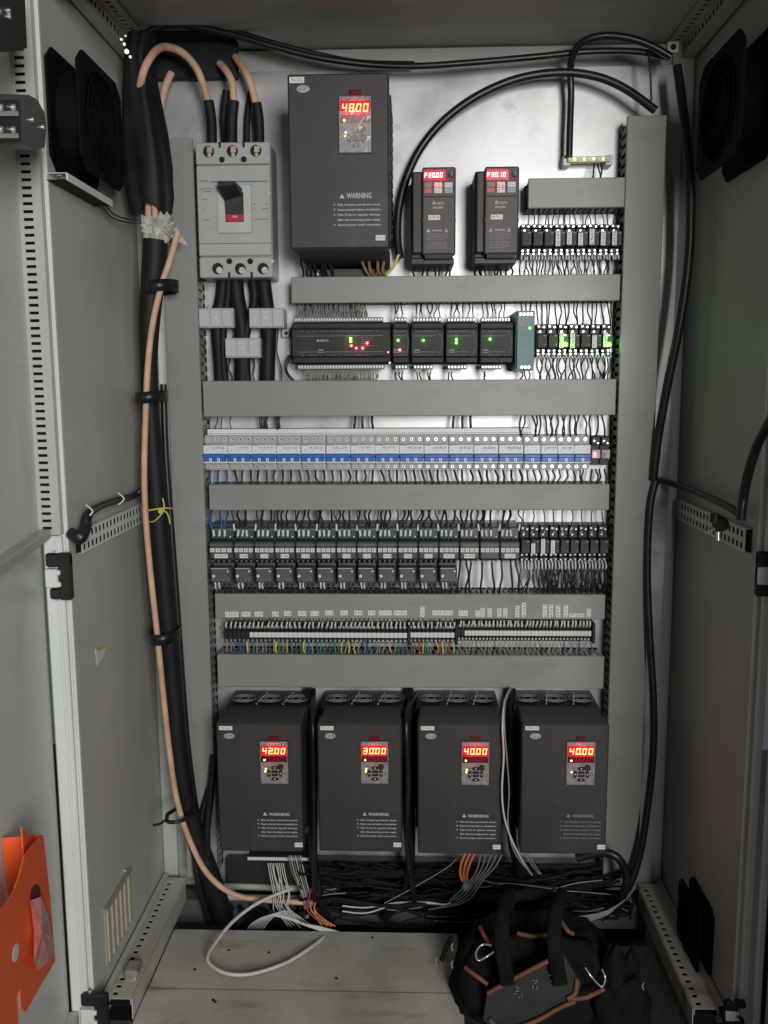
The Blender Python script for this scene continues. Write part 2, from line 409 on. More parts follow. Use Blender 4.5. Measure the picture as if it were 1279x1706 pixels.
# top crosspiece behind the plate
zc1 = W(640, 116, 0).z
cpart("top_rail", lambda mb: mb.box(XL + .052, XR - .052, YB - .03, YB - .004, zc1 - .01, ZT - .004, 0, .002), [M_wall])
# perforated depth rails on both side walls, roof, middle and bottom
def depth_rail(sx, x, z0, H, rows, name="perforated_rail", mm=None, y0=YF + .03, y1=YB - .04, off=.012, sw=.012, sh=.011, pitch=.022):
    N = X * (-sx); O = Vector((x - sx * off, y0 if sx < 0 else y1, z0)); U = Y if sx < 0 else -Y
    def f(mb): mb.perf(O, U, Z, N, y1 - y0, H, .0006, rows, pitch, sw, sh, back=off * .8)
    return cpart(name, f, [mm or M_wall, M_hole])
zb_l = WX(180, 862 + 30, XL).z
zl = WX(150, 905, XL + .012).z; zr = WX(1200, 875, XR - .012).z
depth_rail(-1, XL, zl - .012, .044, (.011, .033), mm=M_wall2, y1=-.02, sw=.011, sh=.012, pitch=.0215)
depth_rail(1, XR, zr - .03, .044, (.011, .033), mm=M_wall2, y1=-.02, sw=.011, sh=.012, pitch=.0215)
depth_rail(-1, XL, .012, .034, (.017,), off=.016); depth_rail(1, XR, .012, .034, (.017,), off=.016)
for sx, x in ((-1, XL), (1, XR)):                # roof edge rails: one face down, one face inwards
    depth_rail(sx, x, ZT - .036, .032, (.016,), off=.030)
    def f(mb): mb.perf(Vector((x - sx * (.002 if sx < 0 else .034), YF + .03, ZT - .034)), Y, X, -Z, .47, .032, .0015, (.016,), .022, .010, .010, back=.0)
    # flat under-face
    def g(mb):
        a = x + .032 if sx < 0 else x - .064
        mb.perf(Vector((a, YF + .03, ZT - .006)), Y, X, -Z, .46, .032, .0015, (.016,), .022, .010, .010, back=.004)
    cpart("perforated_rail", g, [M_wall, M_hole])
    def h(mb):                                    # horizontal ledge of the bottom rail
        a = x + .018 if sx < 0 else x - .066
        mb.perf(Vector((a, YF + .02, .046)), Y, X, Z, .44, .048, .0015, (.012,), .022, .010, .010, back=.012)
        b = x + .067 if sx < 0 else x - .069
        mb.box(b, b + .002, YF + .02, -.03, .002, .046, 0)
    cpart("perforated_rail", h, [M_dirty, M_hole])
# bottom: sheets over the cable entry
yb1 = WZ(500, 1551, .004).y; yb2 = WZ(500, 1652, .004).y
xe = WZ(765, 1600, .004).x
cpart("gland_plate", lambda mb: mb.box(XL + .072, xe, yb2 + .001, yb1, .001, .004, 0, .0008), [M_dirty])
cpart("gland_plate", lambda mb: mb.box(XL + .072, xe, YF + .0, yb2 - .001, .0035, .0065, 0, .0008), [M_dirty])
def f(mb):
    mb.box(XL, XR, -.03, YB - .032, -.06, .0, 0)
    mb.box(XL, XR, YF, YF + .02, -.12, -.001, 0)
cpart("plinth_beam", f, [M_floor])  # beam takes the dark floor colour to paint in the shade down here
def f(mb):
    for (a, b) in ((355, 1668), (358, 1671), (620, 1562), (324, 1615), (381, 1583), (448, 1587), (560, 1630)):
        p = WZ(a, b, .004); mb.cyl((p.x, p.y, .0041 if b < 1650 else .0066), .0035, 'z', .0006, 8)
cpart("plate_screw", f, [M_hole])
cpart("floor_tray", lambda mb: (mb.box(xe + .002, XR - .070, YF, yb1 - .02, -.012, -.008), mb.box(xe + .15, xe + .24, YF, yb1 + .03, -.007, .004, 0, .003)), [M_relay])
# mesh of horizontal support tubes below the plate
for i, (a, b, c, d) in enumerate(((366, 1476, 560, 1482), (372, 1494, 560, 1499))):
    p, q = W(a, b, -.03 - .012 * i), W(c, d, -.03 - .012 * i)
    cpart("support_tube", lambda mb: mb.tube([p, (p + q) / 2, q], .008, 8), [M_wall])
# black opened top cover behind the cables
def f(mb):
    x0, x1, z0, z1 = rect(248, 62, 397, 132, -.02)
    mb.box(x0, x1, -.024, -.016, z0, z1, 0, .002)
    mb.box(x0 - .01, x1, -.09, -.020, z1 - .012, z1 - .004, 0, .002)
solo("cable_entry_cover", f, [M_black], "flat black cable entry cover behind the salmon cables in the top left corner", "cover")

# -------------------------------------------------------------- left door
xs0 = W(48, 640, YF - .016).x
HL = Vector((xs0 + .002, YF - .012, 0)); UL = Vector((.17, -1, 0)).normalized(); NL = Vector((1, .17, 0)).normalized()
ZD0, ZD1 = -.09, ZT + .06
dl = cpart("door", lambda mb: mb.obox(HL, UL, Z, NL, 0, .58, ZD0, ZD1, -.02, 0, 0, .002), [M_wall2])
def dpart(name, fn, mats, par):
    mb = MB(); fn(mb); mb.v = [(v[0] - CX, v[1], v[2]) for v in mb.v]
    o = link(name, mb.mesh(name, mats), par); return o
zmid = W(90, 890, YF - .01).z
# strip facing the viewer beside the hinge: perforated above, plain below
xs0 = W(48, 640, YF - .016).x; xs1 = XL - .006
def f(mb):
    mb.perf(Vector((xs0, YF - .016, zmid)), Z, X, -Y, ZD1 - zmid, xs1 - xs0, .0015, ((xs1 - xs0) * .42,), .0131, .0052, .017, back=.02)
dpart("hinge_rail", f, [M_wall, M_hole], dl)
def f(mb):
    mb.box(xs0 + .008, xs1, YF - .018, YF - .006, ZD0, zmid - .002, 0, .003)
    mb.box(xs0 + .030, xs0 + .036, YF - .021, YF - .018, ZD0, zmid - .01, 0, .001)
dpart("hinge_post", f, [M_wall2], dl)
pb = hit(66, 893, HL + NL * .02, NL)
def f(mb): mb.obox(HL + Z * (pb.z - .022), UL, Z, NL, .01, .55, .004, .022, 0, .022, 0, .003)
dpart("stiffener_rail", f, [M_wall], dl)
pb = hit(110, 1640, HL + NL * .02, NL)
def f(mb): mb.obox(HL + Z * (.02), UL, Z, NL, .01, .55, 0, .03, 0, .02, 0, .003)
dpart("stiffener_rail", f, [M_wall], dl)
def latch(px0, py0, px1, py1, par, y=YF - .02, mirror=False):
    x0, x1, z0, z1 = rect(px0, py0, px1, py1, y)
    w_, h_ = x1 - x0, z1 - z0
    def f(mb):
        mb.box(x0 + w_ * .5 if not mirror else x0, x1 if not mirror else x1 - w_ * .4, y - .012, y + .004, z0, z1, 0, .003)
        mb.box(x0, x1, y - .010, y + .004, z1 - h_ * .3, z1 - .001, 0, .003); mb.box(x0 + w_ * .1, x1 - .001, y - .010, y + .004, z0 + .001, z0 + h_ * .25, 0, .003)
    a = dpart("latch", f, [M_black], par)
    def g(mb):
        mb.box(x0, x0 + w_ * .5, y - .016, y + .004, z0 + h_ * .28, z1 - h_ * .33, 0, .002)
        mb.box(x0 + w_ * .48, x0 + w_ * .62, y - .0161, y + .002, z0 + h_ * .30, z1 - h_ * .60, 0, .001); mb.box(x0 + w_ * .48, x0 + w_ * .62, y - .0161, y + .002, z0 + h_ * .55, z1 - h_ * .35, 0, .001)
    dpart("latch_insert", g, [M_wall2], par)
    for zz in (z0 - .002, z1 + .001): dpart("latch_screw", lambda mb: mb.cyl((x0 + w_ * .35, y - .005, zz), .003, 'z', .003, 8), [M_screw], par)
latch(80, 920, 121, 998, dl); latch(138, 1652, 182, 1720, dl)

# -------------------------------------------------------------- right door
HR = Vector((XR + .075, YF - .012, 0)); UR = Vector((-.15, -1, 0)).normalized(); NR = Vector((-1, .15, 0)).normalized()
dr = cpart("door", lambda mb: mb.obox(HR, UR, Z, NR, 0, .58, ZD0, ZD1, -.02, 0, 0, .002), [M_wall2])
def f(mb):
    mb.box(XR + .007, XR + .022, YF - .018, YF - .006, ZD0, ZD1, 0, .003)
    mb.box(XR + .030, XR + .045, YF - .026, YF - .016, ZD0, ZD1, 0, .004)
dpart("hinge_post", f, [M_wall2], dr)
dpart("rubber_seal", lambda mb: mb.box(XR + .047, XR + .053, YF - .024, YF - .006, ZD0, ZD1), [M_hole], dr)
latch(1258, 918, 1300, 992, dr, mirror=True); latch(1205, 1664, 1240, 1704, dr, mirror=True)

# ------------------------------------------------------------------ wiring ducts
YD = -.075
def duct(label, r, group="grey slotted wiring ducts", depth=.075, ends=True, pitch=.0125, vertical=False, world=None):
    x0, x1, z0, z1 = world if world else rect(*r, -depth)
    cx, cz = (x0 + x1) / 2, (z0 + z1) / 2
    t = thing("wiring_duct", label, "wiring duct", (cx, 0, cz), group)
    a, b, c, d = x0 - cx, x1 - cx, z0 - cz, z1 - cz
    part("cover", None, lambda mb: mb.box(a, b, -depth, -depth + .010, c, d, 0, .0015), [M_duct], t)
    part("base", None, lambda mb: mb.box(a + .001, b - .001, -.003, -.0004, c + .001, d - .001), [M_ductd], t)
    def side(lo):
        def f(mb):
            if vertical:
                xx = a + .0012 if lo else b - .0028; n = int((d - c) / pitch); 
                for i in range(n):
                    z = c + .003 + i * pitch; mb.box(xx, xx + .0016, -depth + .009, -.003, z, z + pitch * .60)
                mb.box(xx, xx + .0016, -depth + .006, -depth + .012, c, d); mb.box(xx, xx + .0016, -.020, -.003, c, d)
            else:
                zz = c + .0012 if lo else d - .0028; n = int((b - a) / pitch)
                for i in range(n):
                    x = a + .003 + i * pitch; mb.box(x, x + pitch * .62, -depth + .009, -.003, zz, zz + .0016)
                mb.box(a, b, -depth + .004, -depth + .012, zz, zz + .0016); mb.box(a, b, -.020, -.003, zz, zz + .0016)
        return f
    part("slotted_side", None, side(True), [M_ductd], t); part("slotted_side", None, side(False), [M_ductd], t)
    return t
D1 = duct("short grey wiring duct above the top right relay row", (880, 296, 1041, 346), depth=.085)
D2 = duct("grey wiring duct under the large top drive and above the controller row", (485, 459, 1033, 503))
D3 = duct("tallest grey wiring duct, between the controller row and the blue toggle breakers", (338, 633, 1026, 693))
D4 = duct("grey wiring duct between the blue toggle breakers and the contactor row", (348, 807, 1015, 850))
D5 = duct("grey wiring duct carrying a row of small white name labels", (358, 990, 1008, 1031))
D6 = duct("grey wiring duct below the terminal strips, above four drives", (362, 1092, 1006, 1146))
vx0, vx1 = W(279, 640, YD).x, W(334, 640, YD).x
duct("tall vertical grey duct at the left, behind the black cable bundle", None, vertical=True, pitch=.020,
     world=(vx0, vx1, W(340, 1462, YD).z, W(300, 230, YD).z))
vx2, vx3 = W(1031, 640, YD).x, W(1094, 640, YD).x
duct("tall vertical grey duct at the right edge of the plate", None, vertical=True, pitch=.020,
     world=(vx2, vx3, W(1010, 1462, YD).z, W(1080, 192, YD).z))
# labels along D5 (pixel left, right, vertical?)
for (a, b, tp, bt, n) in [(375, 397, 1019, 1028, 5), (402, 417, 1019, 1027, 3), (424, 438, 1019, 1027, 3), (453, 464, 1019, 1027, 2), (473, 485, 1018, 1026, 2),
                          (496, 510, 1018, 1026, 3), (517, 531, 1018, 1026, 3), (541, 555, 1017, 1025, 3), (567, 579, 1017, 1025, 2), (590, 604, 1017, 1025, 3),
                          (613, 625, 1017, 1025, 2), (631, 652, 1017, 1025, 4), (656, 678, 1017, 1025, 4), (720, 737, 1017, 1025, 3), (737, 754, 1017, 1025, 3), (764, 779, 1017, 1026, 3),
                          (948, 960, 1022, 1028, 2), (961, 973, 1022, 1028, 2)]:
    x0, x1, z0, z1 = rect(a, tp, b, bt, YD); L0 = D5.location
    sticker(D5, x0 - L0.x, x1 - L0.x, z0 - L0.z, z1 - L0.z, YD, n)
for (a, tp) in [(700, 1010), (792, 1017), (800, 1013), (812, 1013), (828, 1013), (838, 1013), (858, 1009), (869, 1004), (904, 1007), (914, 1007), (926, 1008), (939, 1008), (977, 1014)]:
    x0, x1, z0, z1 = rect(a, tp, a + 7, 1028, YD); L0 = D5.location
    sticker(D5, x0 - L0.x, x1 - L0.x, z0 - L0.z, z1 - L0.z, YD, 4, True)

# ------------------------------------------------------------------ large drives
def big_drive(label, face, yf, figures, tall=False, film=False, dots=3, dim=1.0):
    x0, x1, z0, z1 = rect(*face, yf); cx = (x0 + x1) / 2; w_, h_ = x1 - x0, z1 - z0
    t = thing("motor_drive", label, "drive", (cx, 0, z0), "charcoal motor drives with red figures")
    a, b = -w_ / 2, w_ / 2
    def body(mb):
        # face block with sloped shoulder at the top
        mb.box(a, b, yf, yf + .045, 0, h_, 0, .003)
        mb.box(a + .003, b - .003, yf + .045, yf + .12, .010, h_ - .004, 0, .003)
        mb.box(a - .0005, b + .0005, yf + .001, yf + .004, h_ * .37, h_ * .37 + .0012, 1)
    part("case", None, body, [M_drive, M_seam], t)
    part("side_seam", None, lambda mb: mb.box(a + w_ * .36, a + w_ * .363, yf - .0003, yf + .001, .003, h_ * .37), [M_drived], t)
    hs_w = .006 if tall else .014
    def sink(mb):
        mb.box(a - hs_w * .3, b + hs_w * .3, yf + .121, -.0005, .030 if tall else -.004, h_ - (.004 if tall else .008), 0, .002)
        for i in range(14):
            z = .04 + i * (h_ - .06) / 14
            mb.box(a - hs_w * .3 - .002, b + hs_w * .3 + .002, yf + .13, -.01, z, z + .004, 0)
    part("heat_sink", None, sink, [M_drived], t)
    if not tall:
        def shoulder(mb):
            mb.add([(a + .004, yf + .040, h_ - .001), (b - .004, yf + .040, h_ - .001), (b - .012, yf + .105, h_ - .001), (a + .012, yf + .105, h_ - .001),
                    (a + .004, yf + .046, h_ - .02), (b - .004, yf + .046, h_ - .02), (b - .012, yf + .105, h_ - .02), (a + .012, yf + .105, h_ - .02)],
                   [(0, 1, 2, 3), (4, 5, 6, 7), (0, 1, 5, 4), (2, 3, 7, 6), (1, 2, 6, 5), (0, 3, 7, 4)], 0)
        part("shoulder", None, shoulder, [M_drived], t)
        for i in range(3):
            fx = a + w_ * (.17 + .33 * i); fr = w_ * .15
            def fan(mb):
                n = 20
                for rr in (1.0, .72, .44):
                    pts = [(fx + fr * rr * math.cos(2 * math.pi * k / n), yf + .160 + fr * .9 * rr * math.sin(2 * math.pi * k / n), h_ - .001) for k in range(n + 1)]
                    mb.tube(pts, .0011, 4, 0, 1)
                for k in range(4):
                    c_, s_ = math.cos(math.pi / 4 + k * math.pi / 2), math.sin(math.pi / 4 + k * math.pi / 2)
                    mb.tube([(fx + c_ * fr * .3, yf + .160 + s_ * fr * .27, h_ - .001), (fx + c_ * fr, yf + .160 + s_ * fr * .9, h_ - .001)], .001, 4, 0, 1)
                mb.cyl((fx, yf + .160, h_ - .010), fr * .36, 'z', .008, 14, 1)
                for k in range(7):
                    an = k * 2 * math.pi / 7; c_, s_ = math.cos(an), math.sin(an); c2, s2 = math.cos(an + .6), math.sin(an + .6)
                    mb.add([(fx + c_ * fr * .35, yf + .160 + s_ * fr * .35, h_ - .007), (fx + c_ * fr * .95, yf + .160 + s_ * fr * .85, h_ - .007),
                            (fx + c2 * fr * .95, yf + .160 + s2 * fr * .85, h_ - .003), (fx + c2 * fr * .35, yf + .160 + s2 * fr * .35, h_ - .003)], [(0, 1, 2, 3)], 1)
            part("cooling_fan", None, fan, [M_printd, M_fan], t)
        for i in range(2):
            def lead(mb):
                x = a + w_ * (.36 + .33 * i)
                for k in range(6):
                    mb.cyl((x + k * .0025, yf + .118 + k * .014, h_ + .001 + .001 * (k % 2)), .0022, 'x', .003, 6)
            part("fan_lead", None, lead, [M_wgrey], t)
    else:
        def foot(mb):
            mb.add([(a + .004, yf + .05, .004), (b - .002, yf + .05, .004), (b - .004, -.001, .020), (a + .02, -.001, .020),
                    (a + .004, yf + .05, -.0), (b - .002, yf + .05, -.0), (b - .004, -.001, -.020), (a + .02, -.001, -.020)],
                   [(0, 1, 2, 3), (4, 5, 6, 7), (0, 1, 5, 4), (2, 3, 7, 6), (1, 2, 6, 5), (0, 3, 7, 4)], 0)
            mb.box(a + .022, b - .012, -.05, -.001, -.040, -.018, 0, .002)
            for xx in (a + .035, b - .03): mb.cyl((xx, -.051, -.030), .004, 'y', .003, 8, 1)
        part("bottom_tray", None, foot, [M_drived, M_screw], t)
    # proportions on the face
    if tall: fx = lambda p: a + (p - 478) / 167 * w_; fz = lambda p: h_ - (p - 122) / 292 * h_
    else: fx = lambda p: a + p / 140 * w_; fz = lambda p: h_ - p / 215 * h_
    KB = (563, 160, 616, 254) if tall else (72, 28, 118, 98)
    k0, k1, kz1, kz0 = fx(KB[0]), fx(KB[2]), fz(KB[1]), fz(KB[3]); kw, kh = k1 - k0, kz1 - kz0
    part("keypad_tab", None, lambda mb: mb.box(k0 + kw * .32, k0 + kw * .68, yf - .003, yf + .002, kz1 + .001, kz1 + kh * .11, 0, .001), [M_dimwin], t)
    def kp(mb):
        mb.box(k0 - .0015, k1 + .002, yf - .0015, yf + .001, kz0 - .0015, kz1 + .0015, 1)
        mb.box(k0, k1, yf - .0045, yf - .0014, kz0, kz1, 0, .001)
    key = part("keypad", None, kp, [M_keyp, M_seam], t)
    part("display_window", None, lambda mb: mb.box(k0 + kw * .03, k1 - kw * .03, yf - .0052, yf - .0044, kz1 - kh * .33, kz1 - kh * .09, 0), [M_redwin], key)
    part("status_window", None, lambda mb: mb.box(k0 + kw * .03, k1 - kw * .03, yf - .0051, yf - .0044, kz1 - kh * .48, kz1 - kh * .335, 0), [M_dimwin], key)
    def dg(mb): digits(mb, figures, k0 + kw * .08, kz1 - kh * .285, kw * .88, kh * .145, yf - .0054, kw * .038)
    part("lit_figures", None, dg, [M_dig], key)
    glow(key, (k0 + kw * .5, yf - .016, kz1 - kh * .2), (1, .05, .04), .040)
    part("pilot_light", None, lambda mb: mb.cyl((k0 + kw * .16, yf - .0058, kz1 - kh * .43), kw * .035, 'y', .001, 10), [M_ly], key)
    if dots > 2: part("pilot_light", None, lambda mb: mb.cyl((k0 + kw * .20, yf - .0056, kz1 - kh * .64), kw * .03, 'y', .001, 10), [M_ly], key)
    part("pilot_light", None, lambda mb: mb.cyl((k0 + kw * .18, yf - .0056, kz1 - kh * .70), kw * .03, 'y', .001, 10), [M_ly], key)
    pcx, pcz, pr = k0 + kw * .52, kz1 - kh * .745, kw * .25
    for k in range(4):
        def bt(mb):
            an = k * math.pi / 2; pts = []
            for j in range(7):
                th = an + (j / 6 - .5) * 1.15; pts.append((pcx + math.cos(th) * pr * 1.1, pcz + math.sin(th) * pr * 1.1))
            for j in range(4):
                th = an - (j / 3 - .5) * .95; rr = pr * (.62 + .1 * abs(j / 3 - .5)); pts.append((pcx + math.cos(th) * rr, pcz + math.sin(th) * rr))
            mb.prism(pts, yf - .0062, yf - .0044, 0)
            mb.cyl((pcx + math.cos(an) * pr * .85, yf - .0065, pcz + math.sin(an) * pr * .85), pr * .1, 'y', .001, 6, 1)
        part("button", None, bt, [M_black, M_lab], key)
    part("button", None, lambda mb: (mb.box(pcx - pr * .45, pcx + pr * .45, yf - .0062, yf - .0044, pcz + pr * .08, pcz + pr * .42, 0, .0004), mb.box(pcx - pr * .45, pcx + pr * .45, yf - .0062, yf - .0044, pcz - pr * .42, pcz - pr * .08, 0, .0004)), [M_black], key)
    part("turn_knob", None, lambda mb: mb.cyl((pcx + pr * .85, yf - .0095, pcz + pr * 1.05), pr * .42, 'y', .006, 16), [M_drived], key)
    if film:
        def fm(mb):
            n = 9; vs = []; fs = []
            for i in range(n):
                for j in range(n):
                    u, v = i / (n - 1), j / (n - 1)
                    vs.append((k0 + kw * u, yf - .0075 - .003 * abs(math.sin(7 * u + 5 * v)) - .002 * random.random(), kz0 + kh * (.0 + .72 * v)))
            for i in range(n - 1):
                for j in range(n - 1): fs.append((i * n + j, (i + 1) * n + j, (i + 1) * n + j + 1, i * n + j + 1))
            mb.add(vs, fs, 0)
            for (p, q, r_, s_) in ((.02, .33, .55, .52), (.55, .52, .92, .92), (.45, .48, .80, .80), (.02, .2, .4, .40)):
                mb.tube([(k0 + kw * p, yf - .011, kz0 + kh * q * .75), (k0 + kw * (p + r_) / 2, yf - .0115, kz0 + kh * (q + s_) * .375 + .001), (k0 + kw * r_, yf - .011, kz0 + kh * s_ * .75)], .0006, 4, 1)
        part("protective_film", None, fm, [M_film, M_lab], key)
    # badge, labels, print
    if tall: lb = (481.5, 127, 506, 137); ov = (504, 147, 11, 6); sk = (622, 392, 638, 401); wt = (562, 329, 614); ln = (552, 630, 337, 372); wh = .0105
    else: lb = (5, 4, 27, 10.5); ov = (21.5, 20, 9.2, 4.6); sk = (126, 198.5, 139, 206); wt = (74, 153, 117); ln = (65, 131, 158.5, 186); wh = .0068
    sticker(t, fx(lb[0]), fx(lb[2]), fz(lb[3]), fz(lb[1]), yf, 4)
    def bd(mb):
        n = 20; ex = ov[2] / (167 if tall else 140) * w_; ez = ov[3] / (292 if tall else 215) * h_
        mb.prism([(fx(ov[0]) + ex * math.cos(2 * math.pi * i / n), fz(ov[1]) + ez * math.sin(2 * math.pi * i / n)) for i in range(n)], yf - .0015, yf, 0)
        glyphs(mb, fx(ov[0]) - ex * .75, fz(ov[1]) - ez * .6, ex * 1.5, ez * 1.2, 5, yf - .0015, 1, dense=3)
    part("oval_badge", None, bd, [M_badge, M_ink], t)
    sticker(t, fx(sk[0]), fx(sk[2]), fz(sk[3]), fz(sk[1]), yf, 5)
    tx0, tx1 = fx(wt[0]), fx(wt[2]); tz = fz(wt[1])
    pm = M_print if dim >= .9 else M_printd
    def tri(mb): q = (tx1 - tx0) * .16; mb.prism([(tx0, tz), (tx0 + q, tz), (tx0 + q / 2, tz + q * .95)], yf - .0003, yf)
    part("warning_triangle", None, tri, [pm], t)
    text("WARNING", wh, pm, t, tx0 + (tx1 - tx0) * .23, tz, yf - .0004, "warning_print", (tx1 - tx0) * .8)
    lines = ["Risk of injury and electric shock", "Read manual before installation", "Wait 10 min for capacitor discharge", "after disconnecting power supply", "Ensure proper earth connection"]
    lx0, lx1, lz0, lz1 = fx(ln[0]), fx(ln[1]), fz(ln[2]), fz(ln[3]); st = (lz0 - lz1) / 4.1
    def bl(mb):
        for i in (0, 1, 2, 4):
            mb.box(lx0, lx0 + st * .26, yf - .0003, yf, lz0 - st * i - st * .42, lz0 - st * i - st * .16)
    part("bullet_marks", None, bl, [pm], t)
    for i, s in enumerate(lines):
        text(s, st * .40, pm, t, lx0 + (lx1 - lx0) * .08, lz0 - st * i - st * .5, yf - .0004, "small_print", (lx1 - lx0) * .92)
    return t
big_drive("large charcoal drive at the top, reading 48.00 under crumpled film", (481, 122, 648, 414), -.215, "48.00", tall=True, film=True)
YV = -.235
big_drive("charcoal drive showing 42.00, leftmost of the bottom row", (363, 1206, 503, 1419), YV, "42.00")
big_drive("charcoal drive showing 30.00 in the bottom row", (530, 1206, 669, 1419), YV, "30.00")
big_drive("charcoal drive showing 40.00, left of the twisted white wires", (696, 1206, 836, 1423), YV, "40.00")
big_drive("charcoal drive showing 40.00, right of the twisted white wires", (868, 1206, 1012, 1423), YV, "40.00", dots=2, dim=.6)

# ------------------------------------------------------------------ small drives
def small_drive(label, cover, body, fig, yel, red_side):
    yf = -.140
    x0, x1, z0, z1 = rect(*cover, yf); cx = (x0 + x1) / 2; w_, h_ = x1 - x0, z1 - z0
    t = thing("compact_drive", label, "drive", (cx, 0, z0), "compact drives with pink lit figures")
    a, b = -w_ / 2, w_ / 2; bx = W(body, 350, -.02).x - cx
    def bd(mb):
        mb.box(bx, b - .004, yf + .030, -.001, -.004, h_ - .003, 0, .002)
        mb.box(bx + .002, a + .004, yf + .012, yf + .030, .004, h_ - .006, 0, .003)
        for i in range(8): mb.box(bx - .0012, bx, yf + .05, -.03, h_ * .25 + i * .012, h_ * .25 + i * .012 + .005, 1)
        mb.box(bx - .001, b - .002, yf + .02, -.002, -.018, -.004, 0, .002)
    part("heat_sink_body", None, bd, [M_drived, M_black], t)
    def cv(mb):
        mb.box(a, b, yf, yf + .029, 0, h_, 0, .003)
        mb.box(a + .002, b - .001, yf - .0004, yf + .001, h_ * .655, h_ * .67, 1)
        mb.box(a, a + .003, yf - .001, yf + .003, h_ * .37, h_ * .41, 1); mb.box(b - .003, b + .0003, yf - .001, yf + .003, h_ * .37, h_ * .41, 1)
        mb.box(a + .006, b - .006, yf + .001, yf + .028, -.008, 0, 1)
    part("front_cover", None, cv, [M_delta, M_seam], t)
    ux = lambda p: a + p / 358 * w_; uz = lambda p: h_ - p / 925 * h_
    part("display_window", None, lambda mb: mb.box(ux(14), ux(248), yf - .0008, yf, uz(140), uz(34)), [M_redwin], t)
    part("lit_figures", None, lambda mb: digits(mb, fig, ux(22), uz(112), ux(226) - ux(0) - (ux(22) - ux(0)), uz(0) - uz(50), yf - .001, .0016), [M_dig2], t)
    glow(t, (ux(130), yf - .014, uz(85)), (1, .04, .08), .026)
    part("turn_knob", None, lambda mb: (mb.cyl((ux(312), yf - .006, uz(85)), w_ * .085, 'y', .006, 14, 0), mb.box(ux(308), ux(316), yf - .0066, yf - .006, uz(95), uz(62), 1)), [M_drived, M_ybtn], t)
    cols = [(22, 102), (128, 212), (238, 322)]; rows = [(165, 218), (223, 277)]
    mts = [[M_printd, M_lab, M_lab], [M_redbtn, M_lab, M_bluebtn]]
    for r_ in range(2):
        for c_ in range(3):
            def bt(mb):
                mb.box(ux(cols[c_][0]), ux(cols[c_][1]), yf - .0018, yf, uz(rows[r_][1]), uz(rows[r_][0]), 0, .0005)
                if not (c_ == 0): glyphs(mb, ux(cols[c_][0]), uz(rows[r_][1]), ux(80) - ux(0), uz(0) - uz(52), 2, yf - .0018, 1, dense=2)
            part("button", None, bt, [mts[r_][c_], M_ink], t)
    part("logo_triangle", None, lambda mb: (mb.prism([(ux(105), uz(393)), (ux(148), uz(393)), (ux(126), uz(350))], yf - .0003, yf, 0), mb.prism([(ux(119), uz(386)), (ux(134), uz(386)), (ux(126.5), uz(372))], yf - .0004, yf - .0003, 1)), [M_print, M_seam], t)
    text("DELTA", uz(0) - uz(25), M_print, t, ux(155), uz(393), yf - .0003, "logo_print", ux(80) - ux(0))
    text("MS300", uz(0) - uz(24), M_print, t, ux(112), uz(438), yf - .0003, "type_print", ux(104) - ux(0))
    sticker(t, ux(66), ux(192), uz(558), uz(506), yf, 3)
    ym = M_ybtn if yel else M_print
    for k, (p, mm) in enumerate(((45, ym), (236, M_ybtn))):
        part("warning_triangle", None, lambda mb: (mb.prism([(ux(p), uz(686)), (ux(p + 44), uz(686)), (ux(p + 22), uz(645))], yf - .0003, yf, 0), mb.box(ux(p + 20), ux(p + 24), yf - .0005, yf - .0003, uz(680), uz(660), 1)), [mm, M_seam], t)
    text("WARNING", uz(0) - uz(20), M_print, t, ux(104), uz(678), yf - .0003, "warning_print", ux(110) - ux(0))
    def para(mb):
        for j in range(10):
            z = uz(700 + j * 16 + (8 if j > 4 else 0)); x = ux(50)
            while x < ux(272 if j % 5 != 4 else 200):
                d = (.006 + random.random() * .010) * w_ / .08; mb.box(x, min(x + d, ux(280)), yf - .0003, yf, z - .0011, z); x += d + .0012
    part("small_print", None, para, [M_printd], t)
    if red_side:
        part("side_label", None, lambda mb: mb.box(bx - .0016, bx - .001, yf + .045, yf + .075, h_ * .56, h_ * .62), [M_redtab], t)
    return t
small_drive("compact brown grey drive reading F30.00, beside the arching black cable", (703, 278, 759, 424), 685, "F30.00", False, False)
small_drive("compact brown grey drive with yellow warning print and a red side mark", (807, 277, 864, 423), 786, "F30.10", True, True)

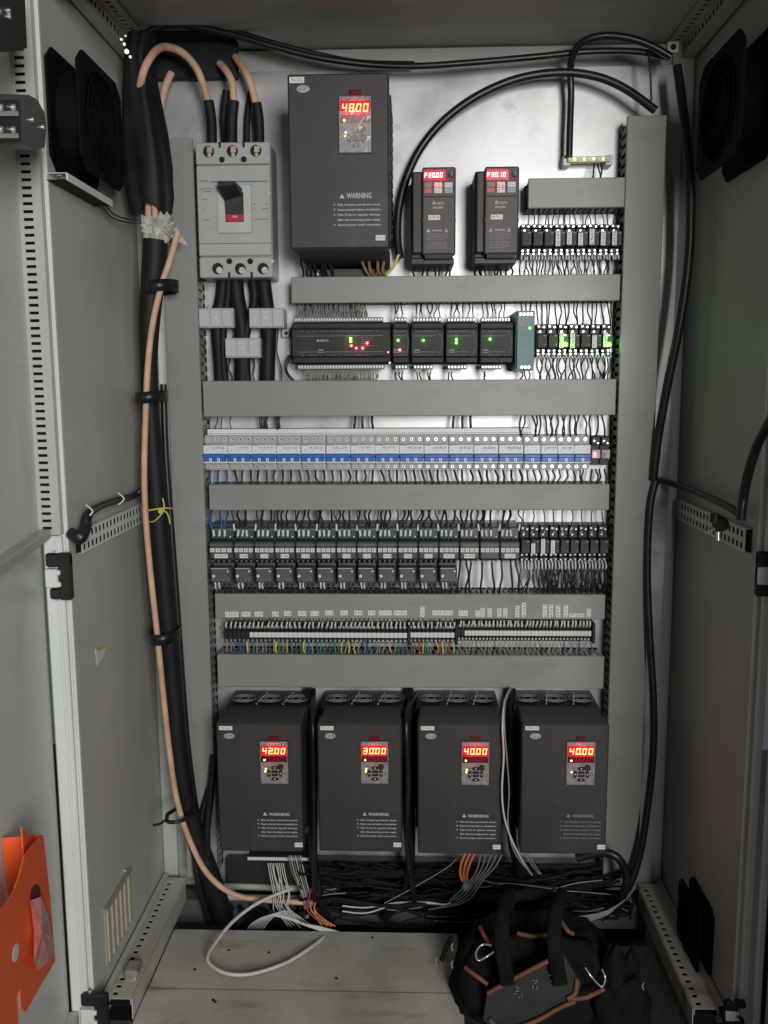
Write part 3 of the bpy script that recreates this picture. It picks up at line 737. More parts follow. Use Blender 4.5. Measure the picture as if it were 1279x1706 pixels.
# ------------------------------------------------------------------ main breaker
def main_breaker():
    yf = -.100
    x0, x1, z0, z1 = rect(328, 236, 451, 462, yf); cx = (x0 + x1) / 2; w_, h_ = x1 - x0, z1 - z0
    t = thing("main_breaker", "large grey three-pole main breaker with black handle and red ON tab", "breaker", (cx, 0, z0))
    a, b = -w_ / 2, w_ / 2
    ux = lambda p: a + (p - 20) / 855 * w_; uz = lambda p: h_ - (p - 75) / 1535 * h_
    def cs(mb):
        mb.box(a, b, yf + .012, -.001, 0, h_, 0, .003)
        mb.box(a + .0005, b - .0005, yf + .002, yf + .012, uz(1360), uz(330), 0, .002)     # raised middle
        mb.box(a, b, yf + .004, yf + .012, 0, uz(1375), 0, .002); mb.box(a, b, yf + .004, yf + .012, uz(320), h_, 0, .002)
        mb.box(a + .002, b - .002, yf + .0015, yf + .003, uz(1222), uz(1216), 1)
    part("case", None, cs, [M_mccb, M_seam], t)
    for (px_, pz_) in ((172, 175), (445, 175), (715, 175), (235, 1505), (500, 1510), (765, 1510)):
        def hl(mb):
            top = pz_ < 700
            c_ = (ux(px_), yf + .0036, uz(pz_)); mb.cyl(c_, w_ * .078, 'y', .0005, 20, 0)
            n = 20
            mb.tube([(c_[0] + w_ * .079 * math.cos(2 * math.pi * i / n), yf + .0035, c_[2] + w_ * .079 * math.sin(2 * math.pi * i / n)) for i in range(n + 1)], .0007, 4, 3, 1)
            if top: mb.box(c_[0] - w_ * .02, c_[0] + w_ * .05, yf + .0022, yf + .0034, c_[2] - w_ * .02, c_[2] + w_ * .06, 1, .0006); mb.cyl((c_[0] + w_ * .01, yf + .002, c_[2] - w_ * .05), w_ * .025, 'y', .0012, 10, 2)
            else: mb.cyl((c_[0] + w_ * .025, yf + .0012, c_[2] - w_ * .022), w_ * .044, 'y', .002, 14, 2)
        part("terminal_hole", None, hl, [M_hole, M_copper if pz_ < 700 else M_zinc, M_screw, M_mccb], t)
    for (px_, pz_) in ((322, 268), (573, 268), (373, 1422), (617, 1424)):
        part("fixing_hole", None, lambda mb: mb.cyl((ux(px_), yf + .0034, uz(pz_)), w_ * .040, 'y', .0006, 16), [M_hole], t)
    for (px_, pz_) in ((62, 268), (848, 268), (62, 655), (858, 655), (118, 1420), (880, 1425)):
        part("screw", None, lambda mb: mb.cyl((ux(px_), yf + .0005 if 400 < pz_ < 1000 else yf + .003, uz(pz_)), w_ * .022, 'y', .0015, 12), [M_zinc], t)
    for px_, zz in ((303, 0), (578, 0), (369, 1), (632, 1)):
        part("barrier_slot", None, lambda mb: mb.box(ux(px_ - 14), ux(px_ + 12), yf + .003, yf + .006, uz(135) if not zz else -.0005, h_ + .0005 if not zz else uz(1548)), [M_hole], t)
    text("CHNT", uz(0) - uz(24), M_teal, t, ux(50), uz(522), yf + .0015, "maker_print", ux(112) - ux(0))
    part("teal_line", None, lambda mb: mb.box(ux(182), ux(845), yf + .0012, yf + .002, uz(524), uz(512)), [M_teal], t)
    def bz(mb):
        mb.box(ux(262), ux(650), yf - .001, yf + .002, uz(1098), uz(560), 0, .0015); mb.box(ux(262) - .0008, ux(650) + .0008, yf + .0012, yf + .002, uz(1106), uz(552), 1)
    part("handle_bezel", None, bz, [M_mccbl, M_printd], t)
    part("handle_slot", None, lambda mb: (mb.box(ux(350), ux(562), yf - .0018, yf - .0008, uz(978), uz(640), 0)), [M_seam], t)
    def hd(mb):
        A = [(ux(352), yf - .002, uz(740)), (ux(556), yf - .002, uz(680)), (ux(556), yf - .002, uz(892)), (ux(366), yf - .002, uz(892))]
        mb.add([(ux(350), yf - .002, uz(892)), (ux(556), yf - .002, uz(892)), (ux(550), yf - .006, uz(690)), (ux(350), yf - .006, uz(740)),
                (ux(500), yf - .034, uz(553)), (ux(305), yf - .034, uz(553)), (ux(310), yf - .034, uz(615)), (ux(505), yf - .034, uz(590)),
                (ux(360), yf - .001, uz(600)), (ux(550), yf - .001, uz(600))],
               [(0, 1, 2, 3), (3, 2, 7, 6), (6, 7, 4, 5), (5, 4, 9, 8), (1, 9, 4, 7, 2), (0, 3, 6, 5, 8)], 0)
    part("handle", None, hd, [M_black], t)
    part("red_tab", None, lambda mb: mb.box(ux(362), ux(560), yf - .0045, yf - .0018, uz(974), uz(893), 0, .0006), [M_redtab], t)
    text("ON", uz(0) - uz(22), M_lab, t, ux(432), uz(930), yf - .0047, "on_print", ux(56) - ux(0))
    def pr(mb):
        for (p, q, w2) in ((62, 600, 160), (105, 630, 85), (680, 950, 175), (85, 830, 20), (85, 955, 70), (670, 780, 30), (800, 780, 50), (670, 825, 30), (780, 830, 70), (85, 720, 50)):
            x = ux(p)
            while x < ux(p + w2): d = .0015 + random.random() * .003; mb.box(x, min(x + d, ux(p + w2)), yf + .0015, yf + .002, uz(q), uz(q - 8)); x += d + .0008
    part("rating_print", None, pr, [M_ink], t)
    part("beige_label", None, lambda mb: mb.box(ux(108), ux(220), yf + .0014, yf + .002, uz(1055), uz(1005)), [M_beige], t)
    return t
main_breaker()

# ------------------------------------------------------------------ wires
WIRE_N = [0]
THIN = MB()
def wire(p, q, r, mt, label, group, wob=.006, sleeve=None, stuff=False, mid=None, ns=5):
    p, q = Vector(p), Vector(q); L_ = (q - p).length; dx = random.uniform(-wob, wob); dx2 = random.uniform(-wob, wob); dy = random.uniform(-.010, .0)
    pts = [p, p.lerp(q, .14) + X * dx * .1 + Y * dy * .3, p.lerp(q, .42) + X * dx + Y * dy, p.lerp(q, .72) + X * dx2 + Y * dy, q]
    if stuff:
        THIN.tube(pts, r, 4, stuff - 1, 2); return
    o = p
    mb = MB(); mb.tube([v - o for v in pts], r, ns, 0, 3)
    ob = link("wire", mb.mesh("wire", [mt]), None, o); tag(ob, label, "wire", group); WIRE_N[0] += 1
    if sleeve:                                   # marker sleeve at p or q end
        end, ln, rs = sleeve
        c0, c1 = (pts[0], pts[1]) if end == 0 else (pts[-1], pts[-2])
        d = (c1 - c0).normalized()
        m2 = MB(); m2.cyl(c0 - o - d * .002, rs, d, ln, 6)
        link("marker_sleeve", m2.mesh("marker_sleeve", [M_sleeve]), ob)
    return ob
def wires(xs, py0, py1, y0, y1, r, mt, label, group, jit=1.5, spread=2.0, **k):
    for i, x in enumerate(xs):
        a = x + random.uniform(-jit, jit) * .5; b = a + random.uniform(-spread, spread)
        wire(W(a, py0, y0), W(b, py1, y1), r, mt, label + ", " + ordw(i) + " from the left", group, **k)
def lin(a, b, n): return [a + (b - a) * i / (n - 1) for i in range(n)]

# ------------------------------------------------------------------ relays
def relay_row(x0p, pitch, n, top, b0, b1, bot, names, lit=(), tabs={}, grp=""):
    """top / b0 / b1 / bot: pixel rows of the socket top, the cover top, the cover bottom, the socket bottom"""
    for i in range(n):
        a, b = x0p + i * pitch, x0p + (i + 1) * pitch - .8
        x0, x1, z0, z1 = rect(a, top, b, bot, -.05); cx = (x0 + x1) / 2; w_ = x1 - x0
        t = thing("relay", names[i], "relay", (cx, 0, z0), grp)
        zc0 = rect(a, b0, b, b1, -.065)[2] - z0; zc1_ = rect(a, b0, b, b1, -.065)[3] - z0; h_ = z1 - z0
        key = (grp,)
        def sk(mb):
            mb.box(-w_ / 2, w_ / 2, -.040, -.001, 0, h_, 0, .001)
            mb.box(-w_ / 2 + .001, w_ / 2 - .001, -.052, -.040, 0, zc0 * .55, 0, .001); mb.box(-w_ / 2 + .001, w_ / 2 - .001, -.052, -.040, zc1_ + (h_ - zc1_) * .5, h_, 0, .001)
            mb.box(-w_ / 2 + .001, w_ / 2 - .001, -.046, -.040, zc0 * .55, zc0, 0, .001); mb.box(-w_ / 2 + .001, w_ / 2 - .001, -.046, -.040, zc1_, zc1_ + (h_ - zc1_) * .5, 0, .001)
        part("socket", key + ("s",), sk, [M_black], t)
        def cv(mb): mb.box(-w_ / 2 + .0012, w_ / 2 - .0012, -.072, -.041, zc0 + .001, zc1_ - .001, 0, .0012)
        part("cover", key + ("c",), cv, [M_relay], t)
        for (sx, zz, yy) in ((-.28, .30, -.052), (.22, .34, -.052), (-.25, .70, -.046), (.26, .74, -.046)):
            part("terminal_screw", key + (sx,), lambda mb: mb.cyl((w_ * sx, yy - .0012, zc0 * zz), .0021, 'y', .0015, 8), [M_screw], t)
        for (sx, zz, yy) in ((-.25, .78, -.052), (.24, .70, -.052), (-.1, .25, -.046)):
            part("terminal_screw", key + (sx, 1), lambda mb: mb.cyl((w_ * sx, yy - .0012, zc1_ + (h_ - zc1_) * zz), .0021, 'y', .0015, 8), [M_screw], t)
        part("flag_mark", key + ("f",), lambda mb: (mb.box(w_ * .1, w_ * .38, -.0726, -.072, zc1_ - .006, zc1_ - .003, 0), mb.box(w_ * .22, w_ * .32, -.0726, -.072, zc0 + .006, zc0 + .009, 0)), [M_printd], t)
        if i in tabs:
            lo, hi = tabs[i]; H = zc1_ - zc0
            sticker(t, -w_ * .48, -w_ * .05, zc0 + H * lo, zc0 + H * hi, -.0735, 5, True)
        if i in lit:
            part("lit_lamp", None, lambda mb: mb.cyl((w_ * .12, -.0745, zc0 + (zc1_ - zc0) * .25), .0048, 'y', .003, 10), [M_lg], t)
            glow(t, (w_ * .12, -.084, zc0 + (zc1_ - zc0) * .25), (.15, 1, .06), .030)
            part("pilot_light", None, lambda mb: mb.box(-.001 + w_ * .02, .003 + w_ * .02, -.0735, -.072, zc1_ - .005, zc1_ - .002), [M_ly], t)
n1 = ["small dark relay, %s in the row under the short duct%s" % (ordn[i], "" if i < 3 else ", with white label") for i in range(9)]
relay_row(866.5, 18.6, 9, 374, 385, 411, 428, n1, tabs={3: (0, 1), 4: (.1, .95), 5: (.05, .85), 6: (.1, 1.1), 7: (.05, .95), 8: (.05, .95)}, grp="relays of the top right row")
n2 = ["small dark relay right of the teal supply, %s in its row%s" % (ordn[i], {2: ", glowing bright green", 6: ", glowing green"}.get(i, "")) for i in range(7)]
relay_row(892.5, 18.0, 7, 540, 556, 580, 594, n2, lit=(2, 6), tabs={2: (.0, 1.05), 3: (.0, 1.05), 5: (0, .9), 6: (.05, 1.05)}, grp="relays beside the teal supply")
n3 = ["narrow dark relay right of the contactors, %s in its row%s" % (ordn[i], ", with a white strip label" if i in (1, 2, 3) else "") for i in range(9)]
relay_row(866, 16.2, 9, 875, 898, 922, 937, n3, tabs={1: (0, .75), 2: (0, 1.05), 3: (0, .95)}, grp="relays beside the contactors")

# din rails behind the device rows
for (a, b, c, d, lb) in ((862, 396, 1036, 402, "zinc mounting rail behind the top right relays"), (478, 572, 1024, 580, "zinc mounting rail behind the controller row"),
                         (340, 748, 1020, 758, "zinc mounting rail behind the blue toggle breakers"), (348, 900, 1014, 908, "zinc mounting rail behind the contactor row"),
                         (366, 1052, 992, 1062, "zinc mounting rail behind the terminal strips")):
    x0, x1, z0, z1 = rect(a, b, c, d, -.008)
    solo("mounting_rail", lambda mb: (mb.box(x0, x1, -.002, -.0004, z0 - .010, z1 + .010), mb.box(x0, x1, -.009, -.0075, z0 - .012, z0 - .004), mb.box(x0, x1, -.009, -.0075, z1 + .004, z1 + .012)), [M_zinc], lb, "mounting rail", "zinc mounting rails")

# ------------------------------------------------------------------ controller row
def plc(name, label, a, b, leds, wide=False, nterm=10, tb=True, txt="", bot=None):
    yf = -.088
    x0, x1, z0, z1 = rect(a, 536, b, 606, yf); cx = (x0 + x1) / 2; w_, h_ = x1 - x0, z1 - z0
    t = thing(name, label, "controller", (cx, 0, z0), "black controller modules")
    l, r = -w_ / 2, w_ / 2
    def cs(mb):
        mb.box(l, r, yf + .022, -.001, 0, h_, 0, .002)
        mb.box(l + .0005, r - .0005, yf + .008, yf + .022, h_ * .02, h_ * .98, 0, .002)
        mb.box(l + .001, r - .001, yf, yf + .008, h_ * .17, h_ * .83, 1, .002)
    part("case", None, cs, [M_plc, M_plcg], t)
    part("top_flap", None, lambda mb: mb.box(l + .003, r - .002, yf + .004, yf + .0085, h_ * .85, h_ * .97, 0, .001), [M_plcg], t)
    part("bottom_flap", None, lambda mb: mb.box(l + .003, r - .002, yf + .004, yf + .0085, h_ * .03, h_ * .15, 0, .001), [M_plcg], t)
    def ps(mb):
        for zz in (.66, .28):
            mb.box(l + w_ * .06, r - w_ * (.25 if not wide else .08), yf - .0004, yf, h_ * zz, h_ * zz + .0009)
        n = int(w_ * .8 / .0035)
        for i in range(n):
            if random.random() < .8: mb.box(l + w_ * .1 + i * .0035, l + w_ * .1 + i * .0035 + .0022, yf - .0004, yf, h_ * .77, h_ * .785)
            if random.random() < .6: mb.box(l + w_ * .1 + i * .0035, l + w_ * .1 + i * .0035 + .0022, yf - .0004, yf, h_ * .195, h_ * .21)
        if wide:
            for j in range(6):
                zz = h_ * (.62 - .05 * j)
                for i in range(random.randint(5, 12)): mb.box(l + w_ * .70 + i * .003, l + w_ * .70 + i * .003 + .0018, yf - .0004, yf, zz, zz + .0010)
    part("printed_lines", None, ps, [M_printd], t)["kind"] = "stuff"
    if txt:
        part("logo_triangle", None, lambda mb: mb.prism([(l + w_ * .255, h_ * .535), (l + w_ * .285, h_ * .535), (l + w_ * .27, h_ * .595)], yf - .0004, yf), [M_print], t)
        text("DELTA", h_ * .045, M_print, t, l + w_ * .29, h_ * .535, yf - .0004, "logo_print", w_ * .085)
    def cp(mb):
        for j in range(2):
            for i in range(4): mb.box(l + w_ * .12 + i * .0028 + (.033 if wide else 0), l + w_ * .12 + i * .0028 + .0022 + (.033 if wide else 0), yf - .0004, yf, h_ * (.32 - j * .05), h_ * (.32 - j * .05) + .0017)
    part("type_print", None, cp, [M_print], t)
    if wide:
        part("end_bump", None, lambda mb: (mb.box(l - .006, l, yf + .030, -.01, h_ * .1, h_ * .9, 0, .002), mb.cyl((r - .006, yf - .001, h_ * .27), .002, 'y', .001, 8, 1), mb.cyl((r - .003, yf + .006, h_ * .02), .0025, 'y', .002, 8, 1)), [M_plc, M_screw], t)
    else:
        part("cover_curve", None, lambda mb: mb.tube([(r - w_ * .16, yf - .0002, h_ * .74), (r - w_ * .08, yf - .0002, h_ * .6), (r - w_ * .07, yf - .0002, h_ * .5), (r - w_ * .08, yf - .0002, h_ * .4), (r - w_ * .16, yf - .0002, h_ * .24)], .0006, 4), [M_printd], t)
    def terms(top, l2, r2):
        def f(mb):
            zz = h_ + .001 if top else -.0115; n = max(3, int((r2 - l2) / .0062)); d = (r2 - l2) / n
            mb.box(l2, r2, yf + .024, yf + .050, zz, zz + .010, 0, .001)
            for i in range(n):
                mb.box(l2 + d * (i + .14), l2 + d * (i + .86), yf + .0215, yf + .024, zz + .0018, zz + .0085, 1, .0006)
                mb.cyl((l2 + d * (i + .5), yf + .0208, zz + .005), d * .24, 'y', .001, 6, 2)
        return f
    part("terminal_connector", None, terms(True, l + .005, r - (.018 if wide else .006)), [M_termg, M_contw, M_screw], t)
    part("terminal_connector", None, terms(False, l + (.010 if wide else .006), r - (.024 if bot is None else bot)), [M_termg, M_contw, M_screw], t)
    for (px_, py_, m_) in leds:
        p = W(px_, py_, yf)
        part("pilot_light", None, lambda mb: mb.cyl((p.x - cx, yf - .0022, p.z - z0), .0027, 'y', .0022, 8), [m_], t)
        glow(t, (p.x - cx, yf - .007, p.z - z0), (.15, 1, .06) if m_ is M_lg else ((.7, 1, .1) if m_ is M_ly else (1, .04, .05)), .0065)
    return t
plc("controller", "widest black controller module with red and green lamps", 485, 651,
    [(584, 564, M_ly), (584, 569, M_lg), (585, 576, M_lr), (593.5, 580, M_lr), (604, 580, M_lr), (611.6, 571.5, M_lr)], True, 24, txt="D", bot=.016)
plc("controller_module", "narrow black module with one green and one red lamp", 653, 682, [(663, 567, M_lg), (666, 583, M_lr)], bot=.005)
plc("controller_module", "black module with one green lamp, right of the narrow module", 684, 740, [(705, 567, M_lg)])
plc("controller_module", "black module with two green lamps one over the other", 741.5, 797, [(760, 565.5, M_lg), (760, 571, M_lg)])
plc("controller_module", "black module with one green lamp, left of the teal supply", 798.5, 856, [(816, 565, M_lg)])
# teal supply
def psu():
    yf = -.110
    x0, x1, z0, z1 = rect(861, 518, 890, 616, yf); cx = (x0 + x1) / 2; w_, h_ = x1 - x0, z1 - z0
    t = thing("power_supply", "narrow teal power supply with a green lamp and white screws", "power supply", (cx, 0, z0))
    l, r = -w_ / 2, w_ / 2
    part("side_housing", None, lambda mb: mb.box(l - .002, r - .001, yf + .008, -.001, -.002, h_ + .001, 0, .001), [M_psus], t)
    part("front_panel", None, lambda mb: (mb.box(l, r, yf, yf + .008, 0, h_, 0, .001), mb.box(l + .001, r - .001, yf - .0003, yf, h_ * .6, h_ * .602, 1), mb.box(l + .001, r - .001, yf - .0003, yf, h_ * .25, h_ * .252, 1)), [M_psu, M_seam], t)
    for i in range(4): part("terminal_screw", None, lambda mb: mb.cyl((l + w_ * (.2 + .2 * i), yf - .0012, h_ * .945), .0028, 'y', .0015, 10), [M_screw], t)
    for i in range(3): part("terminal_screw", None, lambda mb: mb.cyl((l + w_ * (.3 + .2 * i), yf - .0012, h_ * .045), .0028, 'y', .0015, 10), [M_screw], t)
    part("pilot_light", None, lambda mb: mb.cyl((l + w_ * .72, yf - .0014, h_ * .71), .0028, 'y', .0014, 10), [M_lg], t)
    part("red_label", None, lambda mb: mb.box(l + w_ * .12, l + w_ * .45, yf - .0004, yf, h_ * .74, h_ * .79), [M_redbtn], t)
    def f(mb):
        for j in range(7):
            for i in range(random.randint(3, 6)): mb.box(l + w_ * .1 + i * .0045, l + w_ * .1 + i * .0045 + .003, yf - .0003, yf, h_ * (.56 - .045 * j), h_ * (.56 - .045 * j) + .0008)
    part("small_print", None, f, [M_bluep], t)
psu()

# ------------------------------------------------------------------ current transformers and feeder cables
def feeder(pts, r, label, grp, mt=M_tape, y=-.05, name="cable", cat="cable"):
    P = [W(a, b, y) for a, b in pts]
    return solo(name, lambda mb: mb.tube(P, r, 10, 0, 5), [mt], label, cat, grp)
G = "thick black cables leaving the main breaker"
feeder([(372, 455), (370, 490), (362, 540), (366, 600), (368, 645)], .0150, "thick black cable at the left below the main breaker", G, y=-.034)
feeder([(392, 455), (394, 490), (402, 540), (404, 600), (404, 645)], .0175, "thick black cable in the middle below the main breaker", G, y=-.036)
feeder([(437, 455), (441, 490), (447, 540), (446, 600), (445, 645)], .0170, "thick black cable at the right below the main breaker", G, y=-.034)
feeder([(381, 458), (379, 500), (372, 545), (372, 600), (376, 645)], .0085, "thinner black cable between the left and middle breaker cables", G, y=-.042)
feeder([(418, 455), (424, 500), (409, 560), (409, 600), (412, 645)], .0095, "grey black cable bending left between the middle and right breaker cables", G, y=-.042)
def ct(label, r4):
    y = -.072
    x0, x1, z0, z1 = rect(*r4, y); cx = (x0 + x1) / 2; w_, h_ = x1 - x0, z1 - z0
    t = thing("current_transformer", label, "transformer", (cx, 0, z0), "pale grey current transformers")
    part("case", None, lambda mb: mb.box(-w_ / 2, w_ / 2, y + .004, -.012, 0, h_, 0, .0015), [M_ct], t)
    for i in range(3):
        part("front_rib", None, lambda mb: mb.box(-w_ / 2 + w_ * (.02 + .33 * i), -w_ / 2 + w_ * (.31 + .33 * i), y, y + .005, h_ * .05, h_ * .95, 0, .0012), [M_ct], t)
    part("screw", None, lambda mb: (mb.cyl((0, y - .001, h_ * .5), .003, 'y', .002, 8), ), [M_zinc], t)
    part("foot", None, lambda mb: (mb.box(w_ / 2 - .012, w_ / 2 + .006, -.020, -.001, -.018, -.0, 0, .001), mb.cyl((w_ / 2 - .002, -.022, -.009), .0045, 'y', .003, 8, 1)), [M_ct, M_black], t)
    part("foot", None, lambda mb: (mb.box(-w_ / 2 + .010, -w_ / 2 + .030, -.020, -.001, h_, h_ + .010, 0, .001), mb.cyl((-w_ / 2 + .024, -.022, h_ + .006), .0045, 'y', .003, 8, 1)), [M_ct, M_black], t)
ct("pale grey current transformer round the left breaker cable", (330, 513, 388, 546))
ct("pale grey current transformer with a dark screw, round the right breaker cable", (414, 513, 472, 546))
ct("pale grey current transformer lowest of three, round the middle cable", (374, 563, 433, 596))
g = "thin black leads of the current transformers"
for i, (a, b, c, d) in enumerate(((335, 546, 343, 640), (383, 596, 384, 640), (421, 590, 427, 640), (462, 546, 469, 640))):
    wire(W(a, b, -.02), W(c, d, -.03), .0017, M_wire, "thin black lead running down from %s" % ["the left current transformer", "the lowest current transformer's left end", "the lowest current transformer's right end", "the right current transformer"][i], g)

# ------------------------------------------------------------------ miniature breakers
def mcb(a, b, poles, label, tab=True, tabw=.6):
    x0, x1, z0, z1 = rect(a, 725, b - .5, 783, -.050); cx = (x0 + x1) / 2; w_, h_ = x1 - x0, z1 - z0
    t = thing("circuit_breaker", label, "circuit breaker", (cx, 0, z0), "white circuit breakers with blue toggles")
    l, r = -w_ / 2, w_ / 2; pw = w_ / poles
    uz = lambda p: h_ - (p - 725) / 58 * h_
    K = ("mcb", poles)
    def cs(mb):
        mb.box(l, r, -.044, -.001, 0, h_, 0, .0012)
        mb.box(l + .0003, r - .0003, -.050, -.044, uz(781), uz(772), 1, .0008); mb.box(l + .0003, r - .0003, -.050, -.044, uz(739), uz(726), 1, .0008)
        mb.box(l + .0003, r - .0003, -.068, -.044, uz(771), uz(740), 0, .0015)
    part("case", K + ("c",), cs, [M_mcb, M_mcbd], t)
    for i in range(poles):
        part("terminal_screw", K + ("s", i), lambda mb: (mb.cyl((l + pw * (i + .5), -.0508, uz(732)), .0038, 'y', .001, 12, 0), mb.cyl((l + pw * (i + .5), -.0514, uz(732)), .0018, 'y', .001, 8, 1)), [M_screw, M_hole], t)
        part("terminal_screw", K + ("t", i), lambda mb: (mb.cyl((l + pw * (i + .5), -.0508, uz(777)), .0038, 'y', .001, 12, 0), mb.cyl((l + pw * (i + .5), -.0514, uz(777)), .0018, 'y', .001, 8, 1)), [M_screw, M_hole], t)
    def tg(mb):
        mb.box(l + w_ * .02, r - w_ * .03, -.0745, -.068, uz(767.5), uz(754.5), 0, .0012)
        mb.box(l + w_ * .02, r - w_ * .03, -.080, -.0745, uz(761), uz(755), 0, .0012)
    part("toggle", K + ("g",), tg, [M_blue], t)
    for i in range(poles - 1):
        part("toggle_gap", K + ("p", i), lambda mb: (mb.box(l + pw * (i + 1) - .0028, l + pw * (i + 1) - .0006, -.0760, -.0745, uz(768), uz(761.2), 0), mb.box(l + pw * (i + 1) + .0006, l + pw * (i + 1) + .0028, -.0760, -.0745, uz(768), uz(761.2), 0)), [M_mcb], t)
    def pr(mb):
        mb.box(l + w_ * .02, l + w_ * .28, -.0684, -.068, uz(741.3), uz(739.6), 0); mb.box(l + w_ * .28, r - w_ * .05, -.0684, -.068, uz(740.2), uz(739.6), 0)
        for i in range(poles): mb.box(l + pw * (i + .42), l + pw * (i + .55), -.0684, -.068, uz(750), uz(749), 1)
    part("blue_print", K + ("b",), pr, [M_bluep, M_ink], t)
    if tab: sticker(t, l + w_ * (.95 - tabw), l + w_ * .93, uz(748), uz(741.8), -.068, random.choice((2, 3, 4, 5)))
bx = [341, 381.5, 421.5, 462, 502.5, 544, 585, 625, 665.5, 706, 747, 788, 829, 871]
for i in range(13):
    ex = {0: "leftmost of the row, over blue wires", 12: "last of the three-pole ones, left of the two-pole ones"}.get(i, "%s from the left in its row" % ordn[i])
    mcb(bx[i], bx[i + 1], 3, "white three-pole breaker with blue toggle, " + ex, True, (.60, .62, .68, .7, .65, .7, .65, .7, .66, .62, .55, .62, .68)[i])
b2 = [871, 899, 927, 954, 981.5]
for i in range(4): mcb(b2[i], b2[i + 1], 2, "white two-pole breaker with blue toggle, %s of four at the right end" % ordn[i], i in (1, 2), .75)
x0, x1, z0, z1 = rect(345, 714, 885, 725, -.050)
def f(mb):
    mb.box(x0, x1, -.050, -.006, z0 + .001, z1, 0, .001); mb.box(x0 + .002, x1 - .001, -.0515, -.050, z0 + .004, z0 + .0055, 1)
solo("busbar_cover", f, [M_mcb, M_mcbd], "long white busbar cover along the top of the blue toggle breakers", "busbar")
for i in range(2):
    a = 984 + i * 16; x0, x1, z0, z1 = rect(a, 727, a + 15, 775, -.05); cx = (x0 + x1) / 2; w_, h_ = x1 - x0, z1 - z0
    t = thing("fuse_holder", ["small black and grey switch block with a glowing red lamp", "small black and grey switch block at the far right end of the breaker row"][i], "fuse holder", (cx, 0, z0), "small black switch blocks")
    part("body", None, lambda mb: (mb.box(-w_ / 2, w_ / 2, -.045, -.001, 0, h_, 0, .001), mb.box(-w_ / 2, w_ / 2, -.055, -.045, h_ * .7, h_, 0, .002)), [M_black], t)
    part("front_piece", None, lambda mb: mb.box(-w_ / 2 + .001, w_ / 2 - .001, -.062, -.045, h_ * .25, h_ * .55, 0, .001), [M_ct], t)
    part("lamp", None, lambda mb: mb.box(-w_ / 2 + .003, -.001, -.064, -.062, h_ * .3, h_ * .46, 0), [M_lr if i == 0 else M_redbtn], t)
    for k in range(2): part("terminal_screw", None, lambda mb: mb.cyl((w_ * (-.2 + .4 * k), -.0565, h_ * (.85 - .08 * k)), .0022, 'y', .002, 8), [M_screw], t)

